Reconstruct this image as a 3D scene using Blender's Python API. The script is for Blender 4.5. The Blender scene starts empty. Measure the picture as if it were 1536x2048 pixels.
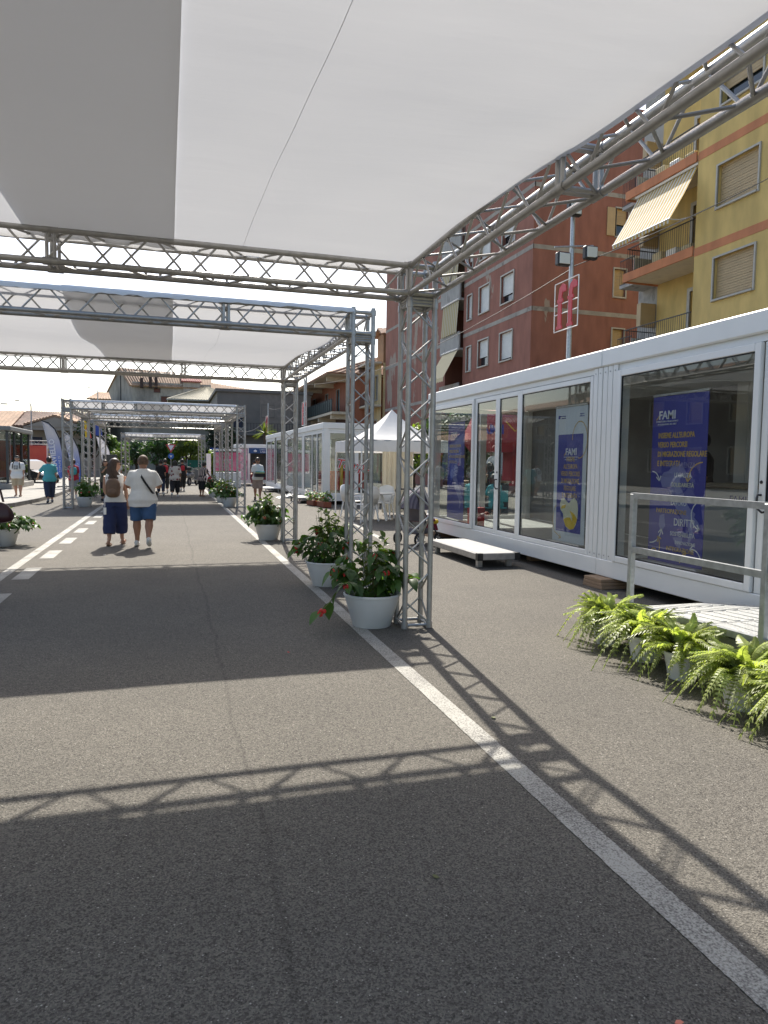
import bpy, bmesh, math, random
from math import sin, cos, pi, radians
from mathutils import Vector as V, Matrix as M

# ------------------------------------------------------------------ camera, sky, sun, exposure
scene = bpy.context.scene
col = scene.collection
cam_d = bpy.data.cameras.new('camera')
cam_d.sensor_fit = 'VERTICAL'; cam_d.sensor_height = 36.0; cam_d.lens = 36.0 * 1400 / 2048
cam_d.clip_start = 0.05; cam_d.clip_end = 2000
cam = bpy.data.objects.new('camera', cam_d); col.objects.link(cam)
YAW, PITCH, ROLL = radians(17.05), radians(4.004), radians(0.8)
f_ = V((sin(YAW) * cos(PITCH), cos(YAW) * cos(PITCH), -sin(PITCH)))
r0 = V((cos(YAW), -sin(YAW), 0)); u0 = r0.cross(f_)
r_ = r0 * cos(ROLL) + u0 * sin(ROLL); u_ = -r0 * sin(ROLL) + u0 * cos(ROLL)
mw = M.Identity(4)
for i in range(3):
    mw[i][0] = r_[i]; mw[i][1] = u_[i]; mw[i][2] = -f_[i]
mw[2][3] = 1.53
cam.matrix_world = mw
scene.camera = cam

SUN_EL, SUN_AZ = radians(46.3), radians(6.0)          # azimuth from +Y towards +X
world = bpy.data.worlds.new('World'); scene.world = world; world.use_nodes = True
wn = world.node_tree.nodes; wl = world.node_tree.links
bg = wn['Background']
sky = wn.new('ShaderNodeTexSky'); sky.sky_type = 'NISHITA'; sky.sun_disc = False
sky.sun_elevation = SUN_EL; sky.sun_rotation = SUN_AZ
sky.air_density = 1.0; sky.dust_density = 2.2; sky.ozone_density = 0.5
wl.new(sky.outputs[0], bg.inputs[0]); bg.inputs[1].default_value = 0.14
sun_d = bpy.data.lights.new('sun', 'SUN'); sun_d.energy = 4.9; sun_d.angle = radians(0.55); sun_d.color = (1, 0.95, 0.86)
sun = bpy.data.objects.new('sun', sun_d); col.objects.link(sun)
sdir = V((sin(SUN_AZ) * cos(SUN_EL), cos(SUN_AZ) * cos(SUN_EL), sin(SUN_EL)))
sun.rotation_euler = sdir.to_track_quat('Z', 'Y').to_euler(); sun.location = (0, 0, 40)
vs = scene.view_settings
vs.view_transform = 'Standard'; vs.look = 'None'; vs.exposure = 0.72; vs.gamma = 1.0; vs.use_curve_mapping = False
scene.cycles.max_bounces = 10; scene.cycles.transparent_max_bounces = 16
scene.cycles.diffuse_bounces = 4; scene.cycles.glossy_bounces = 4; scene.cycles.transmission_bounces = 6
scene.cycles.caustics_reflective = False; scene.cycles.caustics_refractive = False
RN = random.Random(7)

# ------------------------------------------------------------------ materials
MATS = {}
def mat(name, c=(.5, .5, .5), rough=.6, metal=0., var=0., vscale=3., bump=0., bscale=40., spec=.5, c2=None, stretch=None, detail=4):
    if name in MATS: return MATS[name]
    m = bpy.data.materials.new(name); m.use_nodes = True; MATS[name] = m
    n = m.node_tree.nodes; l = m.node_tree.links; b = n['Principled BSDF']
    b.inputs['Base Color'].default_value = (*c, 1); b.inputs['Roughness'].default_value = rough
    b.inputs['Metallic'].default_value = metal; b.inputs['Specular IOR Level'].default_value = spec
    if var or bump or c2:
        tc = n.new('ShaderNodeTexCoord'); src = tc.outputs['Object']
        if stretch:
            mp = n.new('ShaderNodeMapping'); mp.inputs['Scale'].default_value = stretch
            l.new(src, mp.inputs[0]); src = mp.outputs[0]
    if var or c2:
        nz = n.new('ShaderNodeTexNoise'); nz.inputs['Scale'].default_value = vscale; nz.inputs['Detail'].default_value = detail
        l.new(src, nz.inputs['Vector'])
        rp = n.new('ShaderNodeValToRGB'); rp.color_ramp.elements[0].position = .3; rp.color_ramp.elements[1].position = .7
        a = tuple(max(0, x * (1 - var)) for x in c); d = c2 or tuple(min(1, x * (1 + var)) for x in c)
        rp.color_ramp.elements[0].color = (*a, 1); rp.color_ramp.elements[1].color = (*d, 1)
        l.new(nz.outputs['Fac'], rp.inputs[0]); l.new(rp.outputs[0], b.inputs['Base Color'])
    if bump:
        nb = n.new('ShaderNodeTexNoise'); nb.inputs['Scale'].default_value = bscale; nb.inputs['Detail'].default_value = 5
        l.new(src, nb.inputs['Vector'])
        bp = n.new('ShaderNodeBump'); bp.inputs['Strength'].default_value = bump; bp.inputs['Distance'].default_value = .02
        l.new(nb.outputs['Fac'], bp.inputs['Height']); l.new(bp.outputs[0], b.inputs['Normal'])
    return m

def nodes_of(name):
    m = bpy.data.materials.new(name); m.use_nodes = True; MATS[name] = m
    return m, m.node_tree.nodes, m.node_tree.links

def asphalt_mat():
    m, n, l = nodes_of('asphalt'); b = n['Principled BSDF']
    tc = n.new('ShaderNodeTexCoord')
    def noise(sc, det=3, rough=.6):
        z = n.new('ShaderNodeTexNoise'); z.inputs['Scale'].default_value = sc; z.inputs['Detail'].default_value = det
        z.inputs['Roughness'].default_value = rough; l.new(tc.outputs['Object'], z.inputs['Vector']); return z
    def ramp(inp, p0, c0, p1, c1):
        r = n.new('ShaderNodeValToRGB'); r.color_ramp.elements[0].position = p0; r.color_ramp.elements[1].position = p1
        r.color_ramp.elements[0].color = (*c0, 1); r.color_ramp.elements[1].color = (*c1, 1); l.new(inp, r.inputs[0]); return r
    def mix(kind, fac, a, c):
        x = n.new('ShaderNodeMixRGB'); x.blend_type = kind
        if isinstance(fac, float): x.inputs[0].default_value = fac
        else: l.new(fac, x.inputs[0])
        for k, s in ((1, a), (2, c)):
            if isinstance(s, tuple): x.inputs[k].default_value = (*s, 1)
            else: l.new(s, x.inputs[k])
        return x
    vor = n.new('ShaderNodeTexVoronoi'); vor.inputs['Scale'].default_value = 170; l.new(tc.outputs['Object'], vor.inputs['Vector'])
    sep = n.new('ShaderNodeSeparateColor'); l.new(vor.outputs['Color'], sep.inputs[0])
    grain = ramp(sep.outputs[0], .05, (.072, .065, .056), .98, (.195, .179, .152))
    fine = noise(260, 2); g2 = ramp(fine.outputs['Fac'], .3, (.80, .80, .80), .72, (1.2, 1.2, 1.2))
    base = mix('MULTIPLY', .85, grain.outputs[0], g2.outputs[0])
    blot = noise(.9, 5); r3 = ramp(blot.outputs['Fac'], .3, (.90, .90, .90), .7, (1.08, 1.075, 1.06))
    base2 = mix('MULTIPLY', 1., base.outputs[0], r3.outputs[0])
    # a worn, tar-dark joint between two paved lanes
    sx = n.new('ShaderNodeSeparateXYZ'); l.new(tc.outputs['Object'], sx.inputs[0])
    wob = noise(.7, 4)
    def math_(op, a, c):
        q = n.new('ShaderNodeMath'); q.operation = op
        for k, s in ((0, a), (1, c)):
            if isinstance(s, (int, float)): q.inputs[k].default_value = s
            else: l.new(s, q.inputs[k])
        return q.outputs[0]
    off = math_('MULTIPLY', math_('SUBTRACT', wob.outputs['Fac'], .5), .22)
    d = math_('ABSOLUTE', math_('ADD', math_('SUBTRACT', sx.outputs[0], .36), off), 0)
    seam = ramp(d, .003, (.80, .80, .80), .022, (1, 1, 1))
    base3 = mix('MULTIPLY', 1., base2.outputs[0], seam.outputs[0])
    # oil drips and small stains
    vs2 = n.new('ShaderNodeTexVoronoi'); vs2.inputs['Scale'].default_value = 110; l.new(tc.outputs['Object'], vs2.inputs['Vector'])
    sp2 = n.new('ShaderNodeSeparateColor'); l.new(vs2.outputs['Color'], sp2.inputs[0])
    speck = ramp(sp2.outputs[1], .955, (0, 0, 0), .985, (.34, .325, .29)); dsp = ramp(vs2.outputs['Distance'], .25, (1, 1, 1), .4, (0, 0, 0))
    sk = mix('MULTIPLY', 1., speck.outputs[0], dsp.outputs[0]); base3 = mix('ADD', .8, base3.outputs[0], sk.outputs[0])
    dk = ramp(sp2.outputs[2], .93, (1, 1, 1), .96, (.68, .68, .68)); base3 = mix('MULTIPLY', 1., base3.outputs[0], dk.outputs[0])
    st = noise(2.1, 6, .7); r4 = ramp(st.outputs['Fac'], .66, (1, 1, 1), .78, (.84, .84, .85))
    base4 = mix('MULTIPLY', 1., base3.outputs[0], r4.outputs[0])
    l.new(base4.outputs[0], b.inputs['Base Color'])
    b.inputs['Roughness'].default_value = .88; b.inputs['Specular IOR Level'].default_value = .28
    bp = n.new('ShaderNodeBump'); bp.inputs['Strength'].default_value = .9; bp.inputs['Distance'].default_value = .004
    l.new(vor.outputs['Distance'], bp.inputs['Height']); l.new(bp.outputs[0], b.inputs['Normal'])
    return m

def paint_mat():
    m, n, l = nodes_of('road_paint'); b = n['Principled BSDF']
    tc = n.new('ShaderNodeTexCoord')
    z = n.new('ShaderNodeTexNoise'); z.inputs['Scale'].default_value = 130; z.inputs['Detail'].default_value = 3; l.new(tc.outputs['Object'], z.inputs['Vector'])
    z2 = n.new('ShaderNodeTexNoise'); z2.inputs['Scale'].default_value = 2.5; z2.inputs['Detail'].default_value = 5; l.new(tc.outputs['Object'], z2.inputs['Vector'])
    ad = n.new('ShaderNodeMath'); ad.operation = 'ADD'; l.new(z.outputs['Fac'], ad.inputs[0])
    mu = n.new('ShaderNodeMath'); mu.operation = 'MULTIPLY'; mu.inputs[1].default_value = .5; l.new(z2.outputs['Fac'], mu.inputs[0]); l.new(mu.outputs[0], ad.inputs[1])
    r = n.new('ShaderNodeValToRGB'); r.color_ramp.elements[0].position = .56; r.color_ramp.elements[1].position = .84
    r.color_ramp.elements[0].color = (.12, .11, .10, 1); r.color_ramp.elements[1].color = (.40, .385, .34, 1)
    l.new(ad.outputs[0], r.inputs[0]); l.new(r.outputs[0], b.inputs['Base Color'])
    b.inputs['Roughness'].default_value = .8
    bp = n.new('ShaderNodeBump'); bp.inputs['Strength'].default_value = .5; bp.inputs['Distance'].default_value = .003
    l.new(z.outputs['Fac'], bp.inputs['Height']); l.new(bp.outputs[0], b.inputs['Normal'])
    return m

def cloth_mat(name, c, trans, wave=0):
    m, n, l = nodes_of(name); n.remove(n['Principled BSDF'])
    d = n.new('ShaderNodeBsdfDiffuse'); t = n.new('ShaderNodeBsdfTranslucent'); x = n.new('ShaderNodeMixShader')
    d.inputs[0].default_value = (*c, 1); t.inputs[0].default_value = (*c, 1); x.inputs[0].default_value = trans
    l.new(d.outputs[0], x.inputs[1]); l.new(t.outputs[0], x.inputs[2]); l.new(x.outputs[0], n['Material Output'].inputs[0])
    tc = n.new('ShaderNodeTexCoord'); mp = n.new('ShaderNodeMapping'); mp.inputs['Scale'].default_value = (.32, 1.3, 1); mp.inputs['Rotation'].default_value = (0, 0, .75); l.new(tc.outputs['Object'], mp.inputs[0])
    z = n.new('ShaderNodeTexNoise'); z.inputs['Scale'].default_value = 1.7; z.inputs['Detail'].default_value = 5; l.new(mp.outputs[0], z.inputs['Vector'])
    bp = n.new('ShaderNodeBump'); bp.inputs['Strength'].default_value = .32; bp.inputs['Distance'].default_value = .05
    l.new(z.outputs['Fac'], bp.inputs['Height']); l.new(bp.outputs[0], d.inputs['Normal']); l.new(bp.outputs[0], t.inputs['Normal'])
    return m

def leaf_mat(name, c, trans=.35, var=.35, vs=9, rough=.45):
    m, n, l = nodes_of(name); b = n['Principled BSDF']
    t = n.new('ShaderNodeBsdfTranslucent'); x = n.new('ShaderNodeMixShader'); x.inputs[0].default_value = trans
    tc = n.new('ShaderNodeTexCoord'); oi = n.new('ShaderNodeObjectInfo')
    z = n.new('ShaderNodeTexNoise'); z.inputs['Scale'].default_value = vs; z.inputs['Detail'].default_value = 2
    l.new(tc.outputs['Object'], z.inputs['Vector'])
    ad = n.new('ShaderNodeMath'); ad.operation = 'ADD'; l.new(z.outputs['Fac'], ad.inputs[0])
    s = n.new('ShaderNodeMath'); s.operation = 'MULTIPLY_ADD'; s.inputs[1].default_value = .5; s.inputs[2].default_value = -.25; l.new(oi.outputs['Random'], s.inputs[0]); l.new(s.outputs[0], ad.inputs[1])
    r = n.new('ShaderNodeValToRGB'); r.color_ramp.elements[0].position = .3; r.color_ramp.elements[1].position = .75
    r.color_ramp.elements[0].color = (*[v * (1 - var) for v in c], 1); r.color_ramp.elements[1].color = (*[min(1, v * (1 + var)) for v in c], 1)
    l.new(ad.outputs[0], r.inputs[0]); l.new(r.outputs[0], b.inputs['Base Color'])
    br = n.new('ShaderNodeMixRGB'); br.blend_type = 'MULTIPLY'; br.inputs[0].default_value = 1; br.inputs[2].default_value = (1.5, 1.6, .7, 1)
    l.new(r.outputs[0], br.inputs[1]); l.new(br.outputs[0], t.inputs[0])
    b.inputs['Roughness'].default_value = rough
    l.new(b.outputs[0], x.inputs[1]); l.new(t.outputs[0], x.inputs[2]); l.new(x.outputs[0], n['Material Output'].inputs[0])
    return m

def glass_mat(name, tint=(.90, .92, .91), ior=.045):
    m, n, l = nodes_of(name); n.remove(n['Principled BSDF'])
    t = n.new('ShaderNodeBsdfTransparent'); g = n.new('ShaderNodeBsdfGlossy'); x = n.new('ShaderNodeMixShader'); lw = n.new('ShaderNodeLayerWeight'); lw.inputs[0].default_value = .5
    pw = n.new('ShaderNodeMath'); pw.operation = 'POWER'; pw.inputs[1].default_value = 5; l.new(lw.outputs['Facing'], pw.inputs[0])
    ma = n.new('ShaderNodeMath'); ma.operation = 'MULTIPLY_ADD'; ma.inputs[1].default_value = .9; ma.inputs[2].default_value = ior; l.new(pw.outputs[0], ma.inputs[0])
    t.inputs[0].default_value = (*tint, 1); g.inputs['Roughness'].default_value = 0.0; g.inputs[0].default_value = (.95, .97, .96, 1)
    l.new(ma.outputs[0], x.inputs[0]); l.new(t.outputs[0], x.inputs[1]); l.new(g.outputs[0], x.inputs[2]); l.new(x.outputs[0], n['Material Output'].inputs[0])
    return m

def stripe_mat(name, ca, cb, axis, freq, rough=.7, trans=0., duty=.5):
    m, n, l = nodes_of(name); b = n['Principled BSDF']
    tc = n.new('ShaderNodeTexCoord'); sx = n.new('ShaderNodeSeparateXYZ'); l.new(tc.outputs['Object'], sx.inputs[0])
    q = n.new('ShaderNodeMath'); q.operation = 'MULTIPLY'; q.inputs[1].default_value = freq; l.new(sx.outputs[axis], q.inputs[0])
    fr = n.new('ShaderNodeMath'); fr.operation = 'FRACT'; l.new(q.outputs[0], fr.inputs[0])
    gt = n.new('ShaderNodeMath'); gt.operation = 'GREATER_THAN'; gt.inputs[1].default_value = duty; l.new(fr.outputs[0], gt.inputs[0])
    x = n.new('ShaderNodeMixRGB'); x.inputs[1].default_value = (*ca, 1); x.inputs[2].default_value = (*cb, 1); l.new(gt.outputs[0], x.inputs[0])
    l.new(x.outputs[0], b.inputs['Base Color']); b.inputs['Roughness'].default_value = rough
    if trans:
        t = n.new('ShaderNodeBsdfTranslucent'); l.new(x.outputs[0], t.inputs[0]); mx = n.new('ShaderNodeMixShader'); mx.inputs[0].default_value = trans
        l.new(b.outputs[0], mx.inputs[1]); l.new(t.outputs[0], mx.inputs[2]); l.new(mx.outputs[0], n['Material Output'].inputs[0])
    return m

def stained_mat(name, c, stain, scale=.55, amount=.62, streak=True, rough=.85, edge=.08):
    """plaster with peeled or grey weathered patches of their own shape"""
    m, n, l = nodes_of(name); b = n['Principled BSDF']
    tc = n.new('ShaderNodeTexCoord'); mp = n.new('ShaderNodeMapping'); mp.inputs['Scale'].default_value = (1, 1, .35 if streak else 1); l.new(tc.outputs['Object'], mp.inputs[0])
    z = n.new('ShaderNodeTexNoise'); z.inputs['Scale'].default_value = scale; z.inputs['Detail'].default_value = 6; z.inputs['Roughness'].default_value = .62; l.new(mp.outputs[0], z.inputs['Vector'])
    r = n.new('ShaderNodeValToRGB'); r.color_ramp.elements[0].position = amount; r.color_ramp.elements[1].position = amount + edge
    r.color_ramp.elements[0].color = (0, 0, 0, 1); r.color_ramp.elements[1].color = (1, 1, 1, 1); l.new(z.outputs['Fac'], r.inputs[0])
    z2 = n.new('ShaderNodeTexNoise'); z2.inputs['Scale'].default_value = 2.2; z2.inputs['Detail'].default_value = 8; l.new(mp.outputs[0], z2.inputs['Vector'])
    r2 = n.new('ShaderNodeValToRGB'); r2.color_ramp.elements[0].color = (*[v * .82 for v in c], 1); r2.color_ramp.elements[1].color = (*[min(1, v * 1.14) for v in c], 1)
    r2.color_ramp.elements[0].position = .3; r2.color_ramp.elements[1].position = .7; l.new(z2.outputs['Fac'], r2.inputs[0])
    x = n.new('ShaderNodeMixRGB'); l.new(r.outputs[0], x.inputs[0]); l.new(r2.outputs[0], x.inputs[1]); x.inputs[2].default_value = (*stain, 1)
    l.new(x.outputs[0], b.inputs['Base Color']); b.inputs['Roughness'].default_value = rough
    bp = n.new('ShaderNodeBump'); bp.inputs['Strength'].default_value = .3; bp.inputs['Distance'].default_value = .02; l.new(z2.outputs['Fac'], bp.inputs['Height']); l.new(bp.outputs[0], b.inputs['Normal'])
    return m

ASPH = asphalt_mat(); PAINT = paint_mat()
CLOTH = cloth_mat('shade_cloth', (.84, .845, .86), .225)
TENT = cloth_mat('tent_cloth', (.82, .81, .79), .25)
ALU = mat('aluminium', (.40, .39, .37), .38, .55, var=.14, vscale=14, bump=.05, bscale=60)
STEEL = mat('galvanised_steel', (.47, .48, .48), .42, .6, var=.16, vscale=20)
BLACKM = mat('black_metal', (.02, .02, .02), .45)
WHITE = mat('white_panel', (.83, .825, .785), .42, 0, var=.035, vscale=2.2)
FRAMEW = mat('white_window_frame', (.84, .835, .80), .35, 0, var=.02, vscale=4)
GREYP = mat('grey_floor_panel', (.27, .27, .265), .5, 0, var=.1, vscale=3)
DARKP = mat('dark_panel', (.05, .052, .055), .55, 0, var=.2, vscale=2)
GLASS = glass_mat('glass')
DGLASS = glass_mat('tinted_glass', (.62, .65, .65))
PLASTIC = mat('pot_plastic', (.70, .69, .66), .45, 0, var=.03, vscale=5)
WPLAST = mat('white_plastic', (.78, .77, .74), .4)
SOIL = mat('soil', (.035, .026, .02), .95, 0, var=.4, vscale=60, bump=.6, bscale=120)
TIMBER = mat('pallet_wood', (.33, .215, .13), .75, 0, var=.25, vscale=14, stretch=(1, 12, 12))
BLUE = mat('banner_blue', (.032, .038, .30), .5)
BANWHITE = mat('banner_white', (.66, .70, .74), .5)
GOLD = mat('print_gold', (.62, .40, .10), .6)
PWHITE = mat('print_white', (.75, .75, .78), .6)
LILAC = mat('print_lilac', (.21, .22, .46), .6)
YEL = mat('print_yellow', (.72, .48, .02), .6)
CREAMP = mat('print_cream', (.68, .66, .50), .6)
LEAF = leaf_mat('begonia_leaf', (.072, .145, .032), .40)
LEAF2 = leaf_mat('shrub_leaf', (.10, .15, .028), .38)
FERN = leaf_mat('fern_leaf', (.37, .42, .14), .45, .32, 5)
STEM = mat('plant_stem', (.11, .12, .035), .6)
PETAL = leaf_mat('red_petal', (.62, .045, .035), .25, .25)
PINKP = leaf_mat('pink_petal', (.70, .22, .15), .25, .2)
TYRE = mat('rubber', (.018, .018, .018), .8)

# ------------------------------------------------------------------ mesh helpers
class MB:
    def __init__(s): s.v = []; s.f = []; s.mi = []; s.cur = 0
    def add(s, vs, fs):
        o = len(s.v); s.v += [tuple(x) for x in vs]; s.f += [tuple(i + o for i in q) for q in fs]; s.mi += [s.cur] * len(fs)
    def box(s, a, b):
        x0, y0, z0 = [min(p, q) for p, q in zip(a, b)]; x1, y1, z1 = [max(p, q) for p, q in zip(a, b)]
        s.add([(x0,y0,z0),(x1,y0,z0),(x1,y1,z0),(x0,y1,z0),(x0,y0,z1),(x1,y0,z1),(x1,y1,z1),(x0,y1,z1)],
              [(0,3,2,1),(4,5,6,7),(0,1,5,4),(1,2,6,5),(2,3,7,6),(3,0,4,7)])
        return s
    def bev(s, a, b, r=.01):
        """box with chamfered edges"""
        lo = [min(p, q) for p, q in zip(a, b)]; hi = [max(p, q) for p, q in zip(a, b)]
        r = min([r] + [(hi[i] - lo[i]) * .45 for i in range(3)])
        bm = bmesh.new(); bmesh.ops.create_cube(bm, size=1)
        for vv in bm.verts:
            for i in range(3): vv.co[i] = lo[i] if vv.co[i] < 0 else hi[i]
        bmesh.ops.bevel(bm, geom=bm.edges[:] , offset=r, segments=1, affect='EDGES', profile=.5)
        s.bm(bm); return s
    def bm(s, bm):
        bm.verts.index_update()
        s.add([v.co.copy() for v in bm.verts], [[v.index for v in f.verts] for f in bm.faces]); bm.free()
    def frame(s, p, q):
        d = (V(q) - V(p)); L = d.length; d.normalize()
        a = V((0, 0, 1)) if abs(d.z) < .9 else V((1, 0, 0))
        x = d.cross(a).normalized(); y = d.cross(x)
        return d, x, y, L
    def tube(s, p, q, r, n=8, r2=None, cap=True):
        r2 = r if r2 is None else r2
        d, x, y, L = s.frame(p, q)
        vs = []
        for k, (c, rr) in enumerate(((V(p), r), (V(q), r2))):
            vs += [c + x * rr * cos(2 * pi * i / n) + y * rr * sin(2 * pi * i / n) for i in range(n)]
        fs = [(i, i + n, (i + 1) % n + n, (i + 1) % n) for i in range(n)]
        if cap: fs += [tuple(range(n)), tuple(range(2 * n - 1, n - 1, -1))]
        s.add(vs, fs); return s
    def path(s, pts, r, n=6, cap=True):
        """tube along a polyline; r a number or list"""
        pts = [V(p) for p in pts]; R = r if isinstance(r, (list, tuple)) else [r] * len(pts)
        vs = []; px = None
        for i, p in enumerate(pts):
            d = (pts[min(i + 1, len(pts) - 1)] - pts[max(i - 1, 0)]).normalized()
            if px is None:
                a = V((0, 0, 1)) if abs(d.z) < .9 else V((1, 0, 0)); px = d.cross(a).normalized()
            px = (px - d * px.dot(d)).normalized(); py = d.cross(px)
            vs += [p + px * R[i] * cos(2 * pi * k / n) + py * R[i] * sin(2 * pi * k / n) for k in range(n)]
        fs = []
        for i in range(len(pts) - 1):
            fs += [(i*n+k, i*n+(k+1)%n, (i+1)*n+(k+1)%n, (i+1)*n+k) for k in range(n)]
        if cap: fs += [tuple(range(n - 1, -1, -1)), tuple(range((len(pts)-1)*n, len(pts)*n))]
        s.add(vs, fs); return s
    def obar(s, p, q, w, h, up=(0, 0, 1)):
        """rectangular bar from p to q, w sideways, h along up"""
        p = V(p); q = V(q); d = (q - p).normalized(); u = V(up); x = d.cross(u).normalized(); u = x.cross(d)
        vs = []
        for c in (p, q):
            vs += [c - x*w/2 - u*h/2, c + x*w/2 - u*h/2, c + x*w/2 + u*h/2, c - x*w/2 + u*h/2]
        s.add(vs, [(0,1,2,3),(7,6,5,4),(0,4,5,1),(1,5,6,2),(2,6,7,3),(3,7,4,0)]); return s
    def lathe(s, prof, c=(0, 0, 0), n=24, cap=True):
        c = V(c); vs = []
        for r, z in prof: vs += [c + V((r * cos(2*pi*i/n), r * sin(2*pi*i/n), z)) for i in range(n)]
        fs = []
        for k in range(len(prof) - 1):
            fs += [(k*n+i, k*n+(i+1)%n, (k+1)*n+(i+1)%n, (k+1)*n+i) for i in range(n)]
        if cap: fs += [tuple(range(n-1, -1, -1)), tuple(range((len(prof)-1)*n, len(prof)*n))]
        s.add(vs, fs); return s
    def ell(s, c, r, n=12, m=8, R=None):
        c = V(c); r = r if isinstance(r, (tuple, list)) else (r, r, r); vs = []
        for j in range(1, m):
            t = pi * j / m
            for i in range(n):
                q = V((r[0]*sin(t)*cos(2*pi*i/n), r[1]*sin(t)*sin(2*pi*i/n), -r[2]*cos(t)))
                vs.append(c + (R @ q if R else q))
        a = V((0, 0, -r[2])); b = V((0, 0, r[2])); vs += [c + (R @ a if R else a), c + (R @ b if R else b)]
        fs = []
        for j in range(m - 2): fs += [(j*n+i, j*n+(i+1)%n, (j+1)*n+(i+1)%n, (j+1)*n+i) for i in range(n)]
        k = (m - 1) * n
        fs += [(k, (i+1)%n, i) for i in range(n)] + [(k+1, (m-2)*n+i, (m-2)*n+(i+1)%n) for i in range(n)]
        s.add(vs, fs); return s
    def prism(s, poly, z0, z1):
        n = len(poly)
        s.add([(x, y, z0) for x, y in poly] + [(x, y, z1) for x, y in poly],
              [tuple(range(n-1, -1, -1)), tuple(range(n, 2*n))] + [(i, (i+1)%n, (i+1)%n+n, i+n) for i in range(n)]); return s
    def slab(s, pts, nrm, t):
        """closed plate from a planar outline, thickness t along nrm"""
        n = len(pts); k = V(nrm).normalized() * t; a = [V(p) for p in pts]
        s.add(a + [p + k for p in a], [tuple(range(n-1, -1, -1)), tuple(range(n, 2*n))] + [(i, (i+1)%n, (i+1)%n+n, i+n) for i in range(n)]); return s
    def quad(s, *p): s.add([V(q) for q in p], [tuple(range(len(p)))]); return s
    def mesh(s, name, m=None, smooth=False):
        me = bpy.data.meshes.new(name); me.from_pydata([tuple(v) for v in s.v], [], s.f)
        for k in (m if isinstance(m, (list, tuple)) else [m]):
            if k: me.materials.append(k)
        if max(s.mi, default=0): me.polygons.foreach_set('material_index', s.mi)
        if smooth: me.polygons.foreach_set('use_smooth', [True] * len(me.polygons)); me.set_sharp_from_angle(angle=radians(38))
        me.update(); return me
    def build(s, name, m, parent=None, smooth=False, loc=None, rot=None):
        return link(name, s.mesh(name, m, smooth), parent, loc, rot)

def link(name, me, parent=None, loc=None, rot=None, mw=None):
    o = bpy.data.objects.new(name, me); col.objects.link(o)
    if parent is not None: o.parent = parent
    if loc is not None: o.location = loc
    if rot is not None: o.rotation_euler = rot
    if mw is not None: o.matrix_local = mw
    return o
def tag(o, label, cat, group=None):
    o['label'] = label; o['category'] = cat
    if group: o['group'] = group
    return o
def thing(name, label, cat, loc=(0, 0, 0), rz=0, group=None):
    o = bpy.data.objects.new(name, None); col.objects.link(o); o.location = loc; o.rotation_euler = (0, 0, rz)
    o.empty_display_size = .2
    return tag(o, label, cat, group)
def struct(o): o['kind'] = 'structure'; return o
def stuff(o): o['kind'] = 'stuff'; return o
def text_mesh(txt, size, align='CENTER', ext=.0015, bold=0., sx=1., shear=0.):
    cu = bpy.data.curves.new('lettering', 'FONT'); cu.body = txt; cu.size = size; cu.align_x = align; cu.extrude = ext; cu.offset = bold; cu.resolution_u = 2; cu.shear = shear
    o = bpy.data.objects.new('lettering', cu); col.objects.link(o)
    dg = bpy.context.evaluated_depsgraph_get(); me = bpy.data.meshes.new_from_object(o.evaluated_get(dg))
    bpy.data.objects.remove(o); bpy.data.curves.remove(cu)
    if sx != 1:
        for v in me.vertices: v.co.x *= sx
    return me
def lettering(txt, size, m, parent, mwl, **k):
    me = text_mesh(txt, size, **k); me.materials.clear(); me.materials.append(m)
    return link('lettering', me, parent, mw=mwl)
def basis(o, x, y, z=None):
    x = V(x).normalized(); y = V(y).normalized(); z = x.cross(y) if z is None else V(z)
    m = M.Identity(4)
    for i in range(3): m[i][0] = x[i]; m[i][1] = y[i]; m[i][2] = z[i]; m[i][3] = V(o)[i]
    return m

# ------------------------------------------------------------------ ground, road, markings, kerb
EARTH = mat('dry_grass', (.10, .105, .045), .95, var=.4, vscale=.6, bump=.5, bscale=8)
CONC = mat('pavement_concrete', (.30, .285, .255), .9, var=.14, vscale=1.6, bump=.3, bscale=60)
KERB = mat('kerb_stone', (.21, .20, .185), .85, var=.2, vscale=4, bump=.3, bscale=40)
struct(MB().quad((-400, -300, -.03), (400, -300, -.03), (400, 600, -.03), (-400, 600, -.03)).build('ground', EARTH))
road = struct(MB().quad((-40, -25, 0), (40, -25, 0), (40, 62, 0), (-40, 62, 0)).build('road', ASPH))
far_road = struct(MB().quad((-60, 62, -.004), (60, 62, -.004), (60, 76, -.004), (-60, 76, -.004)).build('cross_road', ASPH))
def edge_line(x0, x1, w0, w1):
    """painted line from y -3 to 48 with crumbled edges"""
    m = MB(); R = random.Random(11); y = -3.0
    while y < 48:
        q = (y + 6) / 54; c = x0 + (x1 - x0) * q; w = w0 + (w1 - w0) * q; j = .0022
        m.v += [(c + R.uniform(-j, j), y, .004), (c + w + R.uniform(-j, j), y, .004)]; y += .02 if y < 7 else .12 if y < 16 else .8
    n = len(m.v) // 2; m.f = [(2*i, 2*i+1, 2*i+3, 2*i+2) for i in range(n - 1)]; m.mi = [0] * (n - 1)
    return m.build('edge_line', PAINT, road)
edge_line(1.575, 1.71, .12, .13); edge_line(-2.13, -2.19, .13, .14)
dash = MB().quad((-.1, -.5, 0), (.1, -.5, 0), (.1, .5, 0), (-.1, .5, 0)).mesh('dash', PAINT)
for k in range(16):
    y = -1.7 + 1.98 * k
    link('dash', dash, road, (-1.80 - .002 * k, y, .004))
for (a, b) in (((4.55, 18.4), (4.05, 13.2)), ((7.6, 20.2), (7.1, 15.0)),):
    MB().obar((a[0], a[1], .003), (b[0], b[1], .003), .12, .003).build('bay_line', PAINT, road)
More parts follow.
